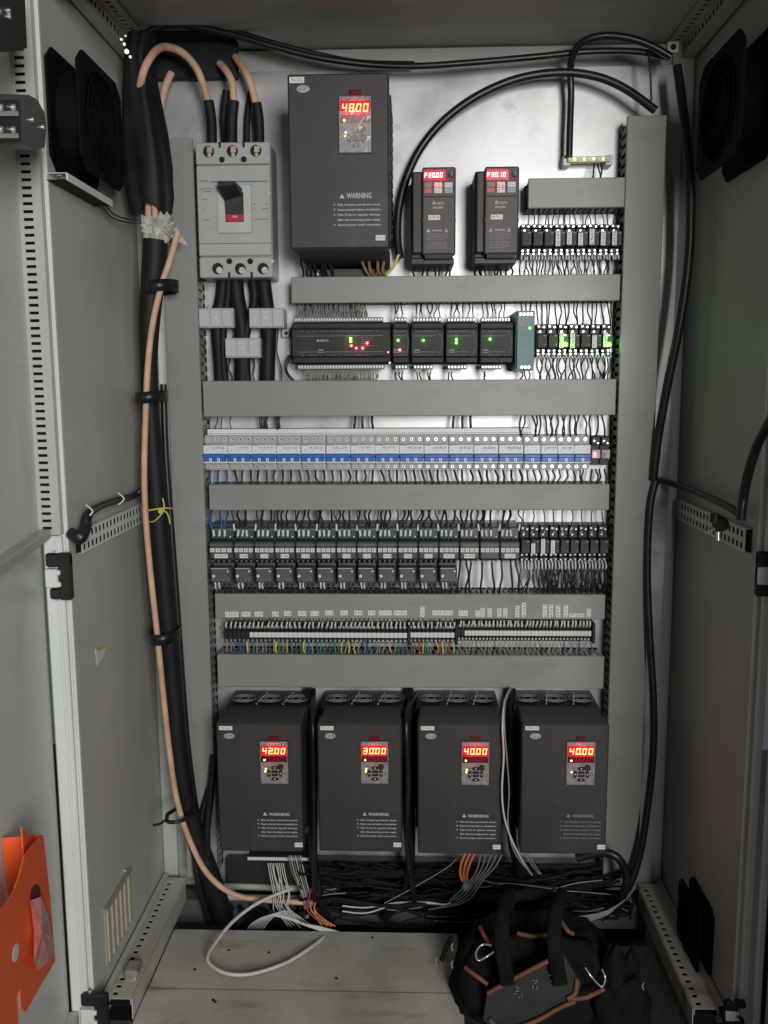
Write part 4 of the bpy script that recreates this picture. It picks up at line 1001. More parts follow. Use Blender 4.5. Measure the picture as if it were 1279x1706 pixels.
# ------------------------------------------------------------------ contactors and overload relays
cx_b = [351, 391.5, 426, 459.5, 493.5, 528, 561.5, 595.5, 629, 663, 697, 731, 765, 798.5, 832, 865]
for i in range(15):
    a, b = cx_b[i], cx_b[i + 1] - 1.0
    big = i == 0
    yf = -.088
    x0, x1, z0, z1 = rect(a, 874, b, 936, yf + .02); cx = (x0 + x1) / 2; w_, h_ = x1 - x0, z1 - z0
    lb = "wide dark green contactor at the left end of its row, over blue wires" if big else ("dark contactor %s from the left in its row, with an overload relay below" % ordn[i] if i < 12 else "dark contactor without overload relay, %s of three beside the relays" % ordn[i - 12])
    t = thing("contactor", lb, "contactor", (cx, 0, z0), "dark contactors in one row")
    l, r = -w_ / 2, w_ / 2
    K = ("con", big, i >= 12)
    uz = lambda p: h_ - (p - 874) / 62 * h_
    def cs(mb):
        mb.box(l, r, -.055, -.001, 0, h_, 0, .0015)
        mb.box(l + .001, r - .001, -.070, -.055, uz(899), h_ - .006, 0, .002)
        mb.box(l + .0005, r - .0005, yf, -.055, uz(929), uz(900), 1, .003)
        mb.box(l + .002, r - .002, yf - .0004, yf, uz(905.4), uz(904.6), 2)
    part("case", K + ("c",), cs, [M_cont if i < 12 else M_ovl, M_cont2 if i < 12 else M_ovl, M_printd], t)
    for k in range(4):
        part("terminal_notch", K + ("n", k), lambda mb: (mb.box(l + w_ * (.06 + .235 * k), l + w_ * (.22 + .235 * k), -.0705, -.066, uz(898), uz(893), 0), mb.cyl((l + w_ * (.14 + .235 * k), -.0716, uz(894)), .0020, 'y', .002, 8, 1)), [M_hole, M_printd if k < 3 else M_contw], t)
        part("contact_marker", K + ("m", k), lambda mb: (mb.box(l + w_ * (.05 + .235 * k), l + w_ * (.24 + .235 * k), yf - .0016, yf, uz(917), uz(910.5), 0, .0008), mb.box(l + w_ * (.11 + .235 * k), l + w_ * (.18 + .235 * k), yf - .0018, yf - .0016, uz(914.4), uz(913), 1)), [M_contw, M_ink], t)
        part("lower_screw", K + ("w", k), lambda mb: mb.cyl((l + w_ * (.14 + .235 * k), yf - .0008, uz(932)), .0018, 'y', .035, 8), [M_printd], t)
    if i != 13:
        ww = .55 if i in (0, 11, 12, 14) else .40
        sticker(t, -w_ * ww / 2 - w_ * .0, w_ * ww / 2, uz(927), uz(920), yf, 4 if ww > .5 else 3)
    def br(mb): mb.box(l + w_ * .05, r - w_ * .05, -.074, -.0705, uz(882), uz(881), 0)
    part("wire_bar", K + ("b",), br, [M_printd], t)
    # marker sleeves standing in front of the terminals are wire ends: built with the wires
    if i < 12:
        x0, x1, z0, z1 = rect(a + 1, 943, b - 3, 979, yf + .01); cx = (x0 + x1) / 2; w2, h2 = x1 - x0, z1 - z0
        t2 = thing("overload_relay", "grey overload relay under the %s contactor" % ("wide green" if big else ordn[i] + " "), "overload relay", (cx, 0, z0), "overload relays under the contactors")
        t2["label"] = "grey overload relay under the wide green contactor" if big else "grey overload relay hanging under the %s contactor from the left" % ordn[i]
        l2, r2 = -w2 / 2, w2 / 2; K2 = ("ovl", big)
        def oc(mb):
            mb.box(l2, r2, -.060, -.001, 0, h2 + .004, 0, .0015)
            mb.box(l2 + .001, r2 - .001, -.092, -.060, h2 * .30, h2 * .98, 0, .003)
            mb.box(l2 + .001, r2 - .001, -.075, -.060, 0, h2 * .28, 0, .002)
            mb.box(l2 + .002, r2 - w2 * .15, -.0924, -.092, h2 * .93, h2 * .95, 1)
        part("case", K2 + ("c",), oc, [M_ovl, M_contw], t2)
        part("dial", K2 + ("d",), lambda mb: mb.cyl((l2 + w2 * .18, -.0945, h2 * .60), .0034, 'y', .003, 12), [M_contw], t2)
        part("small_button", K2 + ("e",), lambda mb: (mb.cyl((r2 - w2 * .16, -.094, h2 * .82), .0022, 'y', .002, 8, 0), mb.cyl((r2 - w2 * .15, -.0925, h2 * .62), .0026, 'y', .002, 8, 1)), [M_contw, mat("dull_maroon_button", (0.10, 0.03, 0.035), .5)], t2)
        for k in range(4):
            part("lower_screw", K2 + ("w", k), lambda mb: mb.cyl((l2 + w2 * (.14 + .235 * k), -.0932, h2 * .42), .0016, 'y', .002, 8), [M_printd], t2)
            part("terminal_notch", K2 + ("x", k), lambda mb: mb.box(l2 + w2 * (.06 + .235 * k), l2 + w2 * (.22 + .235 * k), -.0758, -.072, h2 * .06, h2 * .2, 0), [M_hole], t2)

# ------------------------------------------------------------------ terminal strips
def strip(label, a, b, top, bot, n, gap=None, dark=None, dy=-.05, white=M_contw):
    x0, x1, z0, z1 = rect(a, top, b, bot, dy); cx = (x0 + x1) / 2; w_, h_ = x1 - x0, z1 - z0
    t = thing("terminal_strip", label, "terminal strip", (cx, 0, z0), "terminal strips")
    d = w_ / n
    K = ("ts", round(d, 5), round(h_, 4))
    def tb(mb):
        mb.box(-d * .47, d * .47, -.040, -.001, 0, h_, 0, .0008)
        mb.box(-d * .47, d * .47, dy + .002, -.040, h_ * .3, h_ * .72, 0, .001)
    def mk(mb): mb.box(-d * .48, d * .48, dy - .001, dy + .0018, h_ * .36, h_ * .64, 0, .0006)
    def sc(mb):
        mb.cyl((0, -.0412, h_ * .12), d * .3, 'y', .002, 6, 0); mb.cyl((0, -.0412, h_ * .88), d * .3, 'y', .002, 6, 0)
    for i in range(n):
        p = part("terminal_block", K + ("b",), tb, [M_black], t, (-w_ / 2 + d * (i + .5), 0, 0))
        if not (dark and i < dark): part("marker", K + ("m",), mk, [white], p)
        part("terminal_screw", K + ("s",), sc, [M_zinc], p)
    part("end_stop", None, lambda mb: mb.box(w_ / 2 + .001, w_ / 2 + .008, -.055, -.001, -.002, h_ + .004, 0, .002), [M_black], t)
strip("long terminal strip with white markers above the lower duct, on the left", 372, 678, 1043, 1073, 42, dark=6)
strip("short terminal strip with yellowish markers above coloured wires", 681, 757, 1043, 1073, 11)
strip("terminal strip of narrow blocks above the lower duct, on the right", 762, 985, 1040, 1070, 38, dark=2)
strip("small terminal strip with white markers under the leftmost bottom drive", 412, 516, 1422, 1440, 20, dy=-.10)

# ------------------------------------------------------------------ earth bar
def ebar():
    y = -.045; x0, x1, z0, z1 = rect(945, 258, 1016, 270, y); cx = (x0 + x1) / 2; w_, h_ = x1 - x0, z1 - z0
    t = thing("earth_bar", "brass earth bar with screws under the upright black cable", "earth bar", (cx, 0, z0))
    part("bar", None, lambda mb: mb.box(-w_ / 2, w_ / 2, y, y + .006, 0, h_ * .8, 0, .0008), [M_brass], t)
    for sx in (-1, 1): part("support", None, lambda mb: mb.box(sx * w_ / 2 - .008, sx * w_ / 2 + .008, y + .006, -.001, -h_ * .35, h_ * 1.1, 0, .002), [M_wall2], t)
    for i in range(9): part("screw", None, lambda mb: mb.cyl((-w_ / 2 + w_ * (i + .5) / 9, y - .003, h_ * .4), .0034, 'y', .003, 8), [M_screw if i % 2 else M_brass], t)
ebar()

# ------------------------------------------------------------------ wire runs
B = M_wire
L1 = "black wire above the top right relays"; g1 = "wires feeding the top right relays"
wires([880, 888, 899, 907, 914, 921, 928, 935, 940, 948, 958, 968, 975, 982, 991, 1003, 1012, 1022], 338, 382, -.045, -.046, .0013, B, L1, g1, wob=.004)
L2 = "looping black wire under the top right relays"; g2 = "wires below the top right relays"
wires(lin(869, 1030, 34), 424, 466, -.050, -.045, .0016, B, L2, g2, wob=.006, sleeve=(0, .014, .0022))
L3 = "black lead under the large top drive"; g3 = "black leads under the top drive"
wires([505, 514, 520, 529, 538, 545, 552], 412, 468, -.09, -.045, .0026, B, L3, g3, wob=.009, spread=4)
for i, (a, c) in enumerate(((600, 610), (612, 617), (627, 630), (638, 637))):
    solo("wire", lambda mb: mb.tube([W(a, 414, -.10), W(a + 2, 432, -.09), W(c, 452, -.07), W(c + 8, 464, -.05)], .0034, 7, 0, 4), [M_wbrown], "brown lead under the top drive, %s of four" % ordn[i], "wire", "brown leads under the top drive")
solo("wire", lambda mb: mb.tube([W(664, 424, -.06), W(655, 445, -.06), W(640, 458, -.05), W(632, 466, -.04)], .0032, 7, 0, 4), [M_wyel], "yellow green earth lead beside the brown leads", "wire")
L4 = "black lead under the left compact drive"; L5 = "black lead under the right compact drive"
wires([694, 702, 711, 717, 724, 731, 738, 744], 422, 466, -.07, -.045, .0022, B, L4, "leads under the left compact drive", wob=.010, spread=4)
wires([793, 802, 808, 814, 820, 827, 833, 840, 848], 422, 466, -.07, -.045, .0022, B, L5, "leads under the right compact drive", wob=.010, spread=5)
# controller row
for x in lin(498, 612, 40):
    wire(W(x + random.uniform(-1, 1), 498, -.045), W(x * .98 + 10.5, 534, -.060), .0011, M_wgrey, "", "", wob=.003, stuff=1)
    wire(W(x * .98 + 10.5, 519, -.052), W(x * .98 + 10.5, 534, -.060), .0018, M_wgrey, "", "", wob=.0006, stuff=2)
for x in lin(505, 608, 20): wire(W(x + random.uniform(-2, 2), 498, -.04), W(x + random.uniform(-2, 2), 522, -.05), .0016, M_wire, "", "", wob=.003, stuff=3)
for x in lin(510, 628, 38):
    wire(W(x, 616, -.060), W(x + random.uniform(-3, 3), 642, -.045), .0016, M_wgrey, "", "", wob=.003, stuff=2)
for x in lin(512, 628, 18): wire(W(x, 624, -.050), W(x + random.uniform(-3, 3), 642, -.045), .0016, M_wire, "", "", wob=.003, stuff=3)
L6 = "thin wire above the controller modules"; g6 = "wires above the controller modules"
wires([656, 661, 667, 693, 699, 704, 712, 718, 726, 733, 752, 758, 765, 772, 780, 788, 802, 810, 817, 824, 832, 841], 498, 534, -.045, -.060, .0015, B, L6, g6, wob=.004, sleeve=(1, .016, .0021))
L7 = "thin wire below the controller modules"; g7 = "wires below the controller modules"
wires([660, 666, 671, 694, 699, 713, 717, 748, 753, 804, 808, 868, 874, 881], 614, 642, -.060, -.045, .0017, B, L7, g7, wob=.004, sleeve=(0, .010, .0021))
solo("wire", lambda mb: mb.tube([W(482, 592, -.05), W(476, 612, -.055), W(480, 625, -.05), W(494, 640, -.045)], .0035, 7, 0, 4), [M_rubber], "bent black power cord at the left end of the controller row", "wire")
L8 = "black wire above the relays beside the teal supply"; g8 = "wires above the relays beside the teal supply"
wires([868, 876, 884, 893, 902, 909, 916, 924, 931, 940, 947, 956, 963, 971, 979, 986, 994, 1001, 1010, 1018], 498, 550, -.045, -.048, .0017, B, L8, g8, wob=.004, spread=5)
L9 = "looping black wire below the relays beside the teal supply"; g9 = "wires below the relays beside the teal supply"
wires(lin(895, 1017, 26), 590, 642, -.050, -.045, .0017, B, L9, g9, wob=.007, spread=4, sleeve=(0, .010, .0021))
# above breakers
for (a, lb) in (([378, 0], ""),): pass
L10 = "thick black wire dropping onto the busbar cover"; g10 = "thick wires above the busbar cover"
wires([436, 441, 446, 462, 467, 592, 604, 620, 756, 770, 783], 688, 722, -.045, -.04, .0030, B, L10, g10, wob=.002, spread=3)
L11 = "thin wire above the left end of the breakers"; wires([352, 362, 371, 386], 688, 722, -.045, -.04, .0012, B, L11, "thin wires at the left end above the breakers", wob=.003)
L12 = "black wire above the right end of the breaker row"; g12 = "wires above the right end of the breaker row"
wires([868, 874, 885, 893, 900, 907, 914, 921, 928, 935, 942, 950, 957, 965, 972, 983, 996, 1002], 688, 729, -.045, -.048, .0020, B, L12, g12, wob=.004, spread=6)
# below breakers
L13 = "black wire leaving the bottom of the blue toggle breakers"; g13 = "black wires under the breakers"
for i in range(13):
    for k in range(3):
        x = bx[i] + 13.6 * (k + .5) + 2
        wire(W(x, 781, -.040), W(x + random.uniform(-1, 9), 814, -.045), .0026, M_wblue if i == 0 else B, ("%s blue sleeved wire under the leftmost three-pole breaker" % ("left", "middle", "right")[k]) if i == 0 else "%s black wire under the %s breaker from the left" % (("left", "middle", "right")[k], ordn[i]), "blue wires under the leftmost breaker" if i == 0 else g13, wob=.003, ns=6)
wires([878, 888, 898, 910, 920, 932, 944, 955, 966, 972, 986, 992, 998, 1006], 781, 814, -.040, -.045, .0020, B, "thin black wire under the two-pole breakers", "wires under the two-pole breakers", wob=.005, spread=5)
# above contactors
L14 = "black wire curving from the duct into the contactor row"; g14 = "black wires above the contactors"
for i in range(15):
    w_ = cx_b[i + 1] - cx_b[i]
    for k, fr in enumerate((.13, .35, .57)):
        x = cx_b[i] + w_ * fr
        wire(W(x, 892, -.076), W(x + random.uniform(-3, 7), 845, -.045), .0024, M_wblue if i == 0 else B, ("%s blue wire entering the wide green contactor" % ("left", "middle", "right")[k]) if i == 0 else "%s black wire curving into the %s contactor from the left" % (("left", "middle", "right")[k], ordn[i]), "blue wires over the wide contactor" if i == 0 else g14, wob=.006, sleeve=(0, .014, .0030), ns=6)
    x = cx_b[i] + w_ * .97
    wire(W(x, 883, -.072), W(x + random.uniform(-5, 5), 845, -.045), .0015, B, "thin black coil wire at the right edge of the %s contactor from the left" % ordn[i], "coil wires above the contactors", wob=.006, sleeve=(0, .016, .0026))
L15 = "thin wire above the relays beside the contactors"
wires(lin(872, 1002, 9), 845, 886, -.045, -.048, .0014, B, L15, "wires above the relays beside the contactors", wob=.003, spread=3, sleeve=(1, .014, .0022))
L16 = "black wire below the three plain contactors"
wires([767, 777, 785, 803, 819, 836, 850, 858], 932, 998, -.060, -.045, .0024, B, L16, "wires below the three plain contactors", wob=.006, spread=5)
for x in lin(869, 1010, 34):
    m_ = 3; wire(W(x, 936, -.050), W(x + random.uniform(-4, 5), 998, -.045), .0017, None, "", "", wob=.008, stuff=m_)
for x in lin(900, 1010, 36): wire(W(x, 940, -.045), W(x + random.uniform(-6, 6), 998, -.035), .0018, None, "", "", wob=.008, stuff=3)
for x in lin(869, 1008, 26): wire(W(x, 934, -.052), W(x + .5, 948, -.054), .0022, None, "", "", wob=.0005, stuff=4)
L17 = "short black wire under the overload relays"
for i in range(12):
    w_ = cx_b[i + 1] - cx_b[i]
    for k, fr in enumerate((.18, .34, .62, .85)):
        x = cx_b[i] + w_ * fr
        wire(W(x, 974 if k < 2 else 979, -.076), W(x + random.uniform(-1, 5), 1000, -.045), .0022 if k > 1 else .0016, None, "", "", wob=.003, stuff=3)
        if k < 2: wire(W(x, 970, -.078), W(x + 1, 980, -.078), .0026, None, "", "", wob=.0005, stuff=4)
# terminal strip wires
def frow(a, b, n, py0, py1):
    for x in lin(a, b, n):
        x += random.uniform(-.7, .7); s = random.uniform(-1, 3.5)
        wire(W(x, py0 + 10, -.048), W(x + s, py0, -.050), .0024, None, "", "", wob=.0004, stuff=4)
        wire(W(x + s, py0 + 1, -.050), W(x + s + random.uniform(-1, 1), py0 - 12, -.045), .0015, None, "", "", wob=.002, stuff=3)
frow(377, 757, 51, 1036, 0); frow(766, 983, 37, 1034, 0)
cols = [2, 6, 1, 5, 3, 6, 8, 3, 7, 5, 3, 8, 6, 1]
mtl = [M_wgrey, M_wgrey, M_wire, M_sleeve, M_wgreen, M_wblue, M_wred, M_wyel]
for x in lin(379, 755, 54):
    if x < 690: c = random.choice((2, 6, 8, 5, 6, 1, 3, 5, 8, 1, 1))
    else: c = random.choice((7, 5, 8, 2, 1))
    wire(W(x, 1068, -.045), W(x + random.uniform(-3, 3), 1098, -.045), .0018, None, "", "", wob=.004, stuff=c)
for x in lin(768, 983, 36): wire(W(x, 1066, -.045), W(x + random.uniform(-3, 3), 1098, -.045), .0013, None, "", "", wob=.005, stuff=random.choice((1, 2, 3, 1, 2)))
cl = {399: 6, 411: 8, 424: 6, 437: 5, 463: 8, 489: 5, 507: 8, 522: 6, 560: 5, 583: 8, 599: 6, 610: 5}
for i, (px_, py_, m_, nm) in enumerate(((399, 1, M_wblue, "blue"), (411, 1, M_wyel, "yellow"), (460, 1, M_wyel, "pale yellow"), (486, 1, M_wgreen, "green"), (506, 1, M_wyel, "yellow"), (556, 1, M_wgreen, "green"), (580, 1, M_wyel, "yellow"), (610, 1, M_wblue, "blue"), (684, 1, M_wred, "red"), (698, 1, M_wred, "red"), (708, 1, M_wgreen, "green"), (736, 1, M_wyel, "yellow"))):
    wire(W(px_, 1068, -.052), W(px_ + 3, 1098, -.048), .0023, m_, "%s wire below the terminal strips, %s from the left of the coloured ones" % (nm, ordn[i]), "coloured wires below the terminal strips", wob=.003)
THIN_O = link("thin_wires", THIN.mesh("thin_wires", mtl)); THIN_O["kind"] = "stuff"; THIN_O["label"] = "many thin grey, black and coloured wires with white marker sleeves"

# ------------------------------------------------------------------ large cables
def cable(pts, r, mt, label, group=None, n=10, rs=None, cat="cable", name="cable", sub=6):
    P = [W(a, b, c) for a, b, c in pts]
    return solo(name, lambda mb: mb.tube(P, r, n, 0, sub, rs), [mt], label, cat, group)
gs = "salmon power cables above the main breaker"
cable([(232, 150, -.150), (240, 116, -.175), (257, 87, -.150), (276, 78, -.115), (304, 88, -.11), (326, 112, -.10), (338, 140, -.09), (347, 172, -.075)], .0078, M_copper, "salmon power cable arching in a high loop to the breaker's left pole", gs)
cable([(264, 215, -.055), (268, 180, -.06), (275, 145, -.06), (285, 122, -.05)], .0080, M_copper, "short length of salmon cable rising behind the black wrap", gs)
cable([(366, 106, -.05), (378, 120, -.07), (387, 140, -.075), (389, 172, -.075)], .0078, M_copper, "salmon power cable bending down to the breaker's middle pole", gs)
cable([(392, 95, -.04), (404, 112, -.06), (416, 136, -.07), (427, 176, -.07)], .0080, M_copper, "reddish salmon power cable bending down to the breaker's right pole", gs)
gb = "black sleeves on the salmon power cables"
cable([(347, 168, -.075), (352, 200, -.072), (353, 240, -.07)], .0108, M_tape, "black sleeve on the breaker's left pole cable", gb)
cable([(389, 168, -.075), (386, 200, -.072), (386, 240, -.07)], .0120, M_tape, "black sleeve on the breaker's middle pole cable", gb)
cable([(427, 172, -.070), (431, 200, -.068), (432, 240, -.06)], .0108, M_tape, "black sleeve on the breaker's right pole cable", gb)
cable([(378, 150, -.04), (373, 195, -.03), (377, 240, -.03)], .0095, M_tape, "dark strap behind the breaker's middle pole sleeve", gb)
cable([(418, 150, -.03), (412, 195, -.02), (411, 240, -.02)], .0070, M_tape, "dark strap behind the breaker's right pole sleeve", gb)
# black wrap: a lofted, folded sleeve
def wrap(mb):
    secs = [(236, 58, 22, .026), (230, 100, 21, .030), (234, 160, 27, .034), (241, 220, 33, .038), (247, 280, 37, .038), (250, 330, 37, .034), (253, 352, 31, .028)]
    n = 28; vs = []
    for j, (cx_, cy_, hw, dp) in enumerate(secs):
        c = W(cx_, cy_, -.13); rr = hw * (1.92 / F)
        for i in range(n):
            th = 2 * math.pi * i / n
            k = 1 + .10 * math.sin(5 * th + j * .35) + .06 * math.sin(9 * th - j * .5)
            vs.append((c.x + rr * k * math.cos(th), c.y + dp * k * math.sin(th), c.z + (.012 * math.sin(3 * th) if j == len(secs) - 1 else 0)))
    m = len(secs)
    # refine by linear subdivision along the length
    fs = [(j * n + i, j * n + (i + 1) % n, (j + 1) * n + (i + 1) % n, (j + 1) * n + i) for j in range(m - 1) for i in range(n)]
    mb.add(vs, fs, 0, True); mb.add(vs[:n], [tuple(range(n))], 0)
solo("cable_wrap", wrap, [M_tape], "long folded black cloth wrap around the cables in the top left corner", "cable wrap")
for i, (a, c) in enumerate(((246, -.13), (257, -.14), (269, -.13))):
    cable([(a, 325, c), (a + 1, 360, c), (a - 1, 398, c)], .0072, M_copper, "short salmon core between wrap and tape, %s of three" % ordn[i], "salmon cores under the black wrap")
def crumple(mb):
    n, m = 30, 12; vs = []
    for j in range(m):
        v = j / (m - 1); c = W(259 + 3 * v, 368 + 38 * v, -.13)
        for i in range(n):
            th = 2 * math.pi * i / n; rr = (.032 - .008 * v) * (1 + random.uniform(-.10, .12) + .12 * math.sin(5 * th + 4 * v)) 
            vs.append((c.x + rr * math.cos(th), c.y + rr * .8 * math.sin(th), c.z + random.uniform(-.004, .004) + (.012 * random.random() if j == 0 else 0)))
    mb.add(vs, [(j * n + i, j * n + (i + 1) % n, (j + 1) * n + (i + 1) % n, (j + 1) * n + i) for j in range(m - 1) for i in range(n)], 0)
    for k in range(5):
        p = W(262 + 5 * k, 372 + 4 * k, -.15); q = W(278 + 6 * k, 352 + 10 * k, -.15)
        mb.add([p, q, q + X * .012 - Z * .02, p + X * .01 - Z * .015], [(0, 1, 2, 3)], 0)
solo("plastic_tape", crumple, [M_plas], "crumpled whitish plastic tape where the black sheath begins", "tape")
cable([(259, 400, -.13), (256, 450, -.13), (250, 520, -.13), (248, 600, -.13), (251, 700, -.13), (258, 800, -.13), (266, 900, -.13), (278, 1030, -.125), (288, 1150, -.12), (300, 1280, -.115), (322, 1380, -.10), (350, 1460, -.08), (372, 1530, -.06)],
      .0245, M_tape, "very thick black sheathed cable running down the left side", n=14, rs=[.026, .026, .023, .018, .019, .022, .023, .022, .021, .022, .023, .024, .026])
cable([(272, 640, -.10), (276, 760, -.10), (285, 880, -.10), (294, 1000, -.10), (303, 1130, -.10), (313, 1250, -.10), (330, 1370, -.09), (350, 1450, -.08)], .0075, M_rubber, "dark cable running beside the thick sheathed cable")
cable([(296, 385, -.16), (284, 430, -.165), (268, 478, -.17), (254, 540, -.17), (246, 610, -.17), (242, 700, -.17), (240, 790, -.17), (243, 870, -.17), (251, 960, -.17), (262, 1060, -.165), (272, 1160, -.16), (282, 1250, -.155), (294, 1330, -.15), (314, 1395, -.145), (345, 1455, -.14), (390, 1490, -.12), (450, 1500, -.10), (520, 1504, -.08)],
      .0066, M_copper, "single salmon cable curving down the left side in front of the black one")
for (a, b, lb) in ((265, 478, "upper"), (247, 662, "middle upper"), (270, 1060, "middle lower"), (300, 1357, "lowest, with a loose tail")):
    def f(mb):
        c = W(a, b, -.15)
        if b < 1300:
            n = 24; vs = []
            for (dz, k) in ((-.012, .98), (-.012, 1.06), (.012, 1.08), (.012, .98)):
                for i in range(n):
                    th = 2 * math.pi * i / n; q = 1 + .03 * math.sin(3 * th)
                    vs.append((c.x + .003 + .0315 * k * q * math.cos(th), c.y + .010 + .040 * k * q * math.sin(th), c.z + dz + .003 * math.cos(th)))
            mb.add(vs, [(j * n + i, j * n + (i + 1) % n, ((j + 1) % 4) * n + (i + 1) % n, ((j + 1) % 4) * n + i) for j in range(4) for i in range(n)], 0, True)
            return
        mb.tube([c + Vector((-.030, .0, 0)), c + Vector((-.018, -.038, .002)), c + Vector((.012, -.035, .003)), c + Vector((.032, .0, .004)), c + Vector((.0, .045, .002)), c + Vector((-.030, .0, 0))], .0055 if b < 1300 else .0045, 6, 0, 5)
        if b > 1300: mb.tube([c + Vector((-.025, -.02, 0)), c + Vector((-.04, -.02, -.012)), c + Vector((-.058, -.02, -.016))], .003, 5)
        elif False: mb.tube([c + Vector((-.026, -.012, .008)), c + Vector((0, -.042, .010)), c + Vector((.028, -.012, .012))], .004, 5); mb.tube([c + Vector((-.026, -.012, -.008)), c + Vector((0, -.042, -.006)), c + Vector((.028, -.012, -.004))], .004, 5)
    solo("cable_tie", f, [M_rubber], "black tape tie around the left cables, %s" % lb, "tie", "black ties on the left cables")
def f(mb):
    c = W(262, 850, -.15)
    mb.tube([c + Vector((-.028, 0, 0)), c + Vector((-.01, -.03, .004)), c + Vector((.020, -.026, .008)), c + Vector((.034, .0, .004))], .0022, 5, 0, 4)
    mb.tube([c + Vector((-.026, 0, -.022)), c + Vector((0, -.03, -.02)), c + Vector((.022, -.028, .004)), c + Vector((.020, -.026, .03))], .0018, 5, 0, 4)
    mb.tube([c + Vector((.018, -.028, .006)), c + Vector((.030, -.028, -.004)), c + Vector((.034, -.026, -.026))], .0020, 5, 0, 4)
    mb.cyl(c + Vector((.016, -.034, .002)), .005, 'y', .008, 8)
solo("yellow_string", f, [M_yel], "yellow string knotted around the thick black cable", "string")
gt = "black cables crossing under the roof"
cable([(222, 110, -.10), (232, 68, -.11), (262, 46, -.11), (310, 43, -.11), (380, 56, -.10), (450, 76, -.09), (530, 96, -.08), (620, 108, -.07), (700, 110, -.07), (800, 103, -.07), (900, 94, -.07), (980, 86, -.07), (1060, 86, -.08), (1115, 96, -.09)], .0068, M_rubber, "long black cable sagging across the top from corner to corner", gt)
cable([(230, 96, -.09), (242, 62, -.09), (275, 40, -.09), (320, 37, -.09), (385, 50, -.08), (455, 71, -.07), (530, 90, -.06), (600, 103, -.05), (690, 106, -.04)], .0050, M_rubber, "thinner black cable just above the sagging one at the top left", gt)
cable([(667, 430, -.05), (662, 400, -.045), (664, 350, -.04), (676, 300, -.04), (700, 248, -.04), (740, 200, -.045), (795, 160, -.05), (860, 132, -.055), (930, 121, -.06), (990, 127, -.065), (1040, 147, -.07), (1092, 184, -.08)], .0088, M_rubber, "thick black cable arching from the top drive to the right duct")
cable([(948, 262, -.05), (949, 220, -.05), (951, 160, -.05), (950, 120, -.06), (953, 95, -.08), (968, 72, -.10), (1000, 60, -.11), (1040, 62, -.11), (1080, 74, -.11), (1118, 95, -.11)], .0075, M_rubber, "black cable rising straight from the earth bar and turning right under the roof")
cable([(1080, 85, -.10), (1083, 120, -.10), (1085, 168, -.09)], .0022, M_rubber, "thin black wire hanging at the top right corner")
for i, (a, c) in enumerate(((990, 986), (995, 998), (1001, 1000))):
    wire(W(a, 272, -.045), W(c, 302, -.05), .0018, B, "%s thin black wire from the earth bar into the short duct" % ("left", "middle", "right")[i], "wires from the earth bar", wob=.003)
# right hanging cables
cable([(1128, 110, -.10), (1140, 200, -.12), (1150, 300, -.14), (1148, 420, -.14), (1134, 530, -.13), (1112, 640, -.11), (1096, 730, -.09), (1088, 800, -.08)], .0095, M_rubber, "black cable hanging down the right wall to the perforated rail")
cable([(1092, 800, -.08), (1082, 850, -.08), (1078, 950, -.08), (1082, 1060, -.09), (1088, 1160, -.10), (1088, 1250, -.10), (1079, 1340, -.10), (1064, 1430, -.11), (1040, 1490, -.12), (1000, 1530, -.12)], .0085, M_rubber, "black cable curving down the lower right side to the floor")
P_ = [WX(1279 + 10, 690, XR - .03), WX(1262, 740, XR - .03), WX(1246, 790, XR - .035), WX(1238, 830, XR - .035), WX(1234, 866, XR - .04)]
solo("cable", lambda mb: mb.tube(P_, .0085, 10, 0, 6), [M_rubber], "black cable coming from the right door onto the perforated rail", "cable")
P_ = [WX(1234, 858, XR - .03), WX(1215, 845, XR - .03), WX(1180, 828, XR - .03), WX(1140, 812, XR - .03), WX(1100, 800, XR - .05)]
solo("cable", lambda mb: mb.tube(P_, .0075, 8, 0, 6), [M_rubber], "black cable lying along the right perforated rail", "cable")
P_ = [WX(118, 888, XL + .01), WX(133, 897, XL + .03), WX(142, 878, XL + .035), WX(147, 856, XL + .035), WX(170, 842, XL + .03), WX(196, 833, XL + .03), WX(222, 826, XL + .03), WX(240, 812, XL + .05)]
solo("cable", lambda mb: mb.tube(P_, .0085, 8, 0, 6, [.011, .011, .011, .009, .007, .007, .007, .007]), [M_rubber], "black sheathed cable tied along the left perforated rail", "cable")
for i, (a, b) in enumerate(((147, 852), (200, 831))):
    p = WX(a, b, XL + .04); solo("cable_tie", lambda mb: mb.tube([p + Vector((-.004, 0, -.012)), p + Vector((.008, 0, 0)), p + Vector((-.004, 0, .012))], .0016, 5), [M_lab], "pale cable tie on the left rail cable, %s the door" % ("nearer" if i == 0 else "farther from"), "tie", "pale ties on the left rail")
# plug on the right rail
pp = WX(1192, 873, XR - .05)
t = thing("plug", "round black plug with bright metal pins hooked on the right rail", "plug", pp)
part("body", None, lambda mb: (mb.cyl((.01, 0, 0), .0150, Vector((-.6, -1, 0)), .020, 12, 0, .012), mb.cyl((-.004, -.006, .004), .009, 'z', .016, 10)), [M_black], t)
part("pin", None, lambda mb: mb.cyl((-.008, -.016, -.006), .0030, Vector((-1, -.5, -.45)), .020, 8), [M_screw], t)
part("pin", None, lambda mb: (mb.cyl((.0, -.016, -.012), .0045, Vector((0, -.1, -1)), .016, 8),), [M_screw], t)
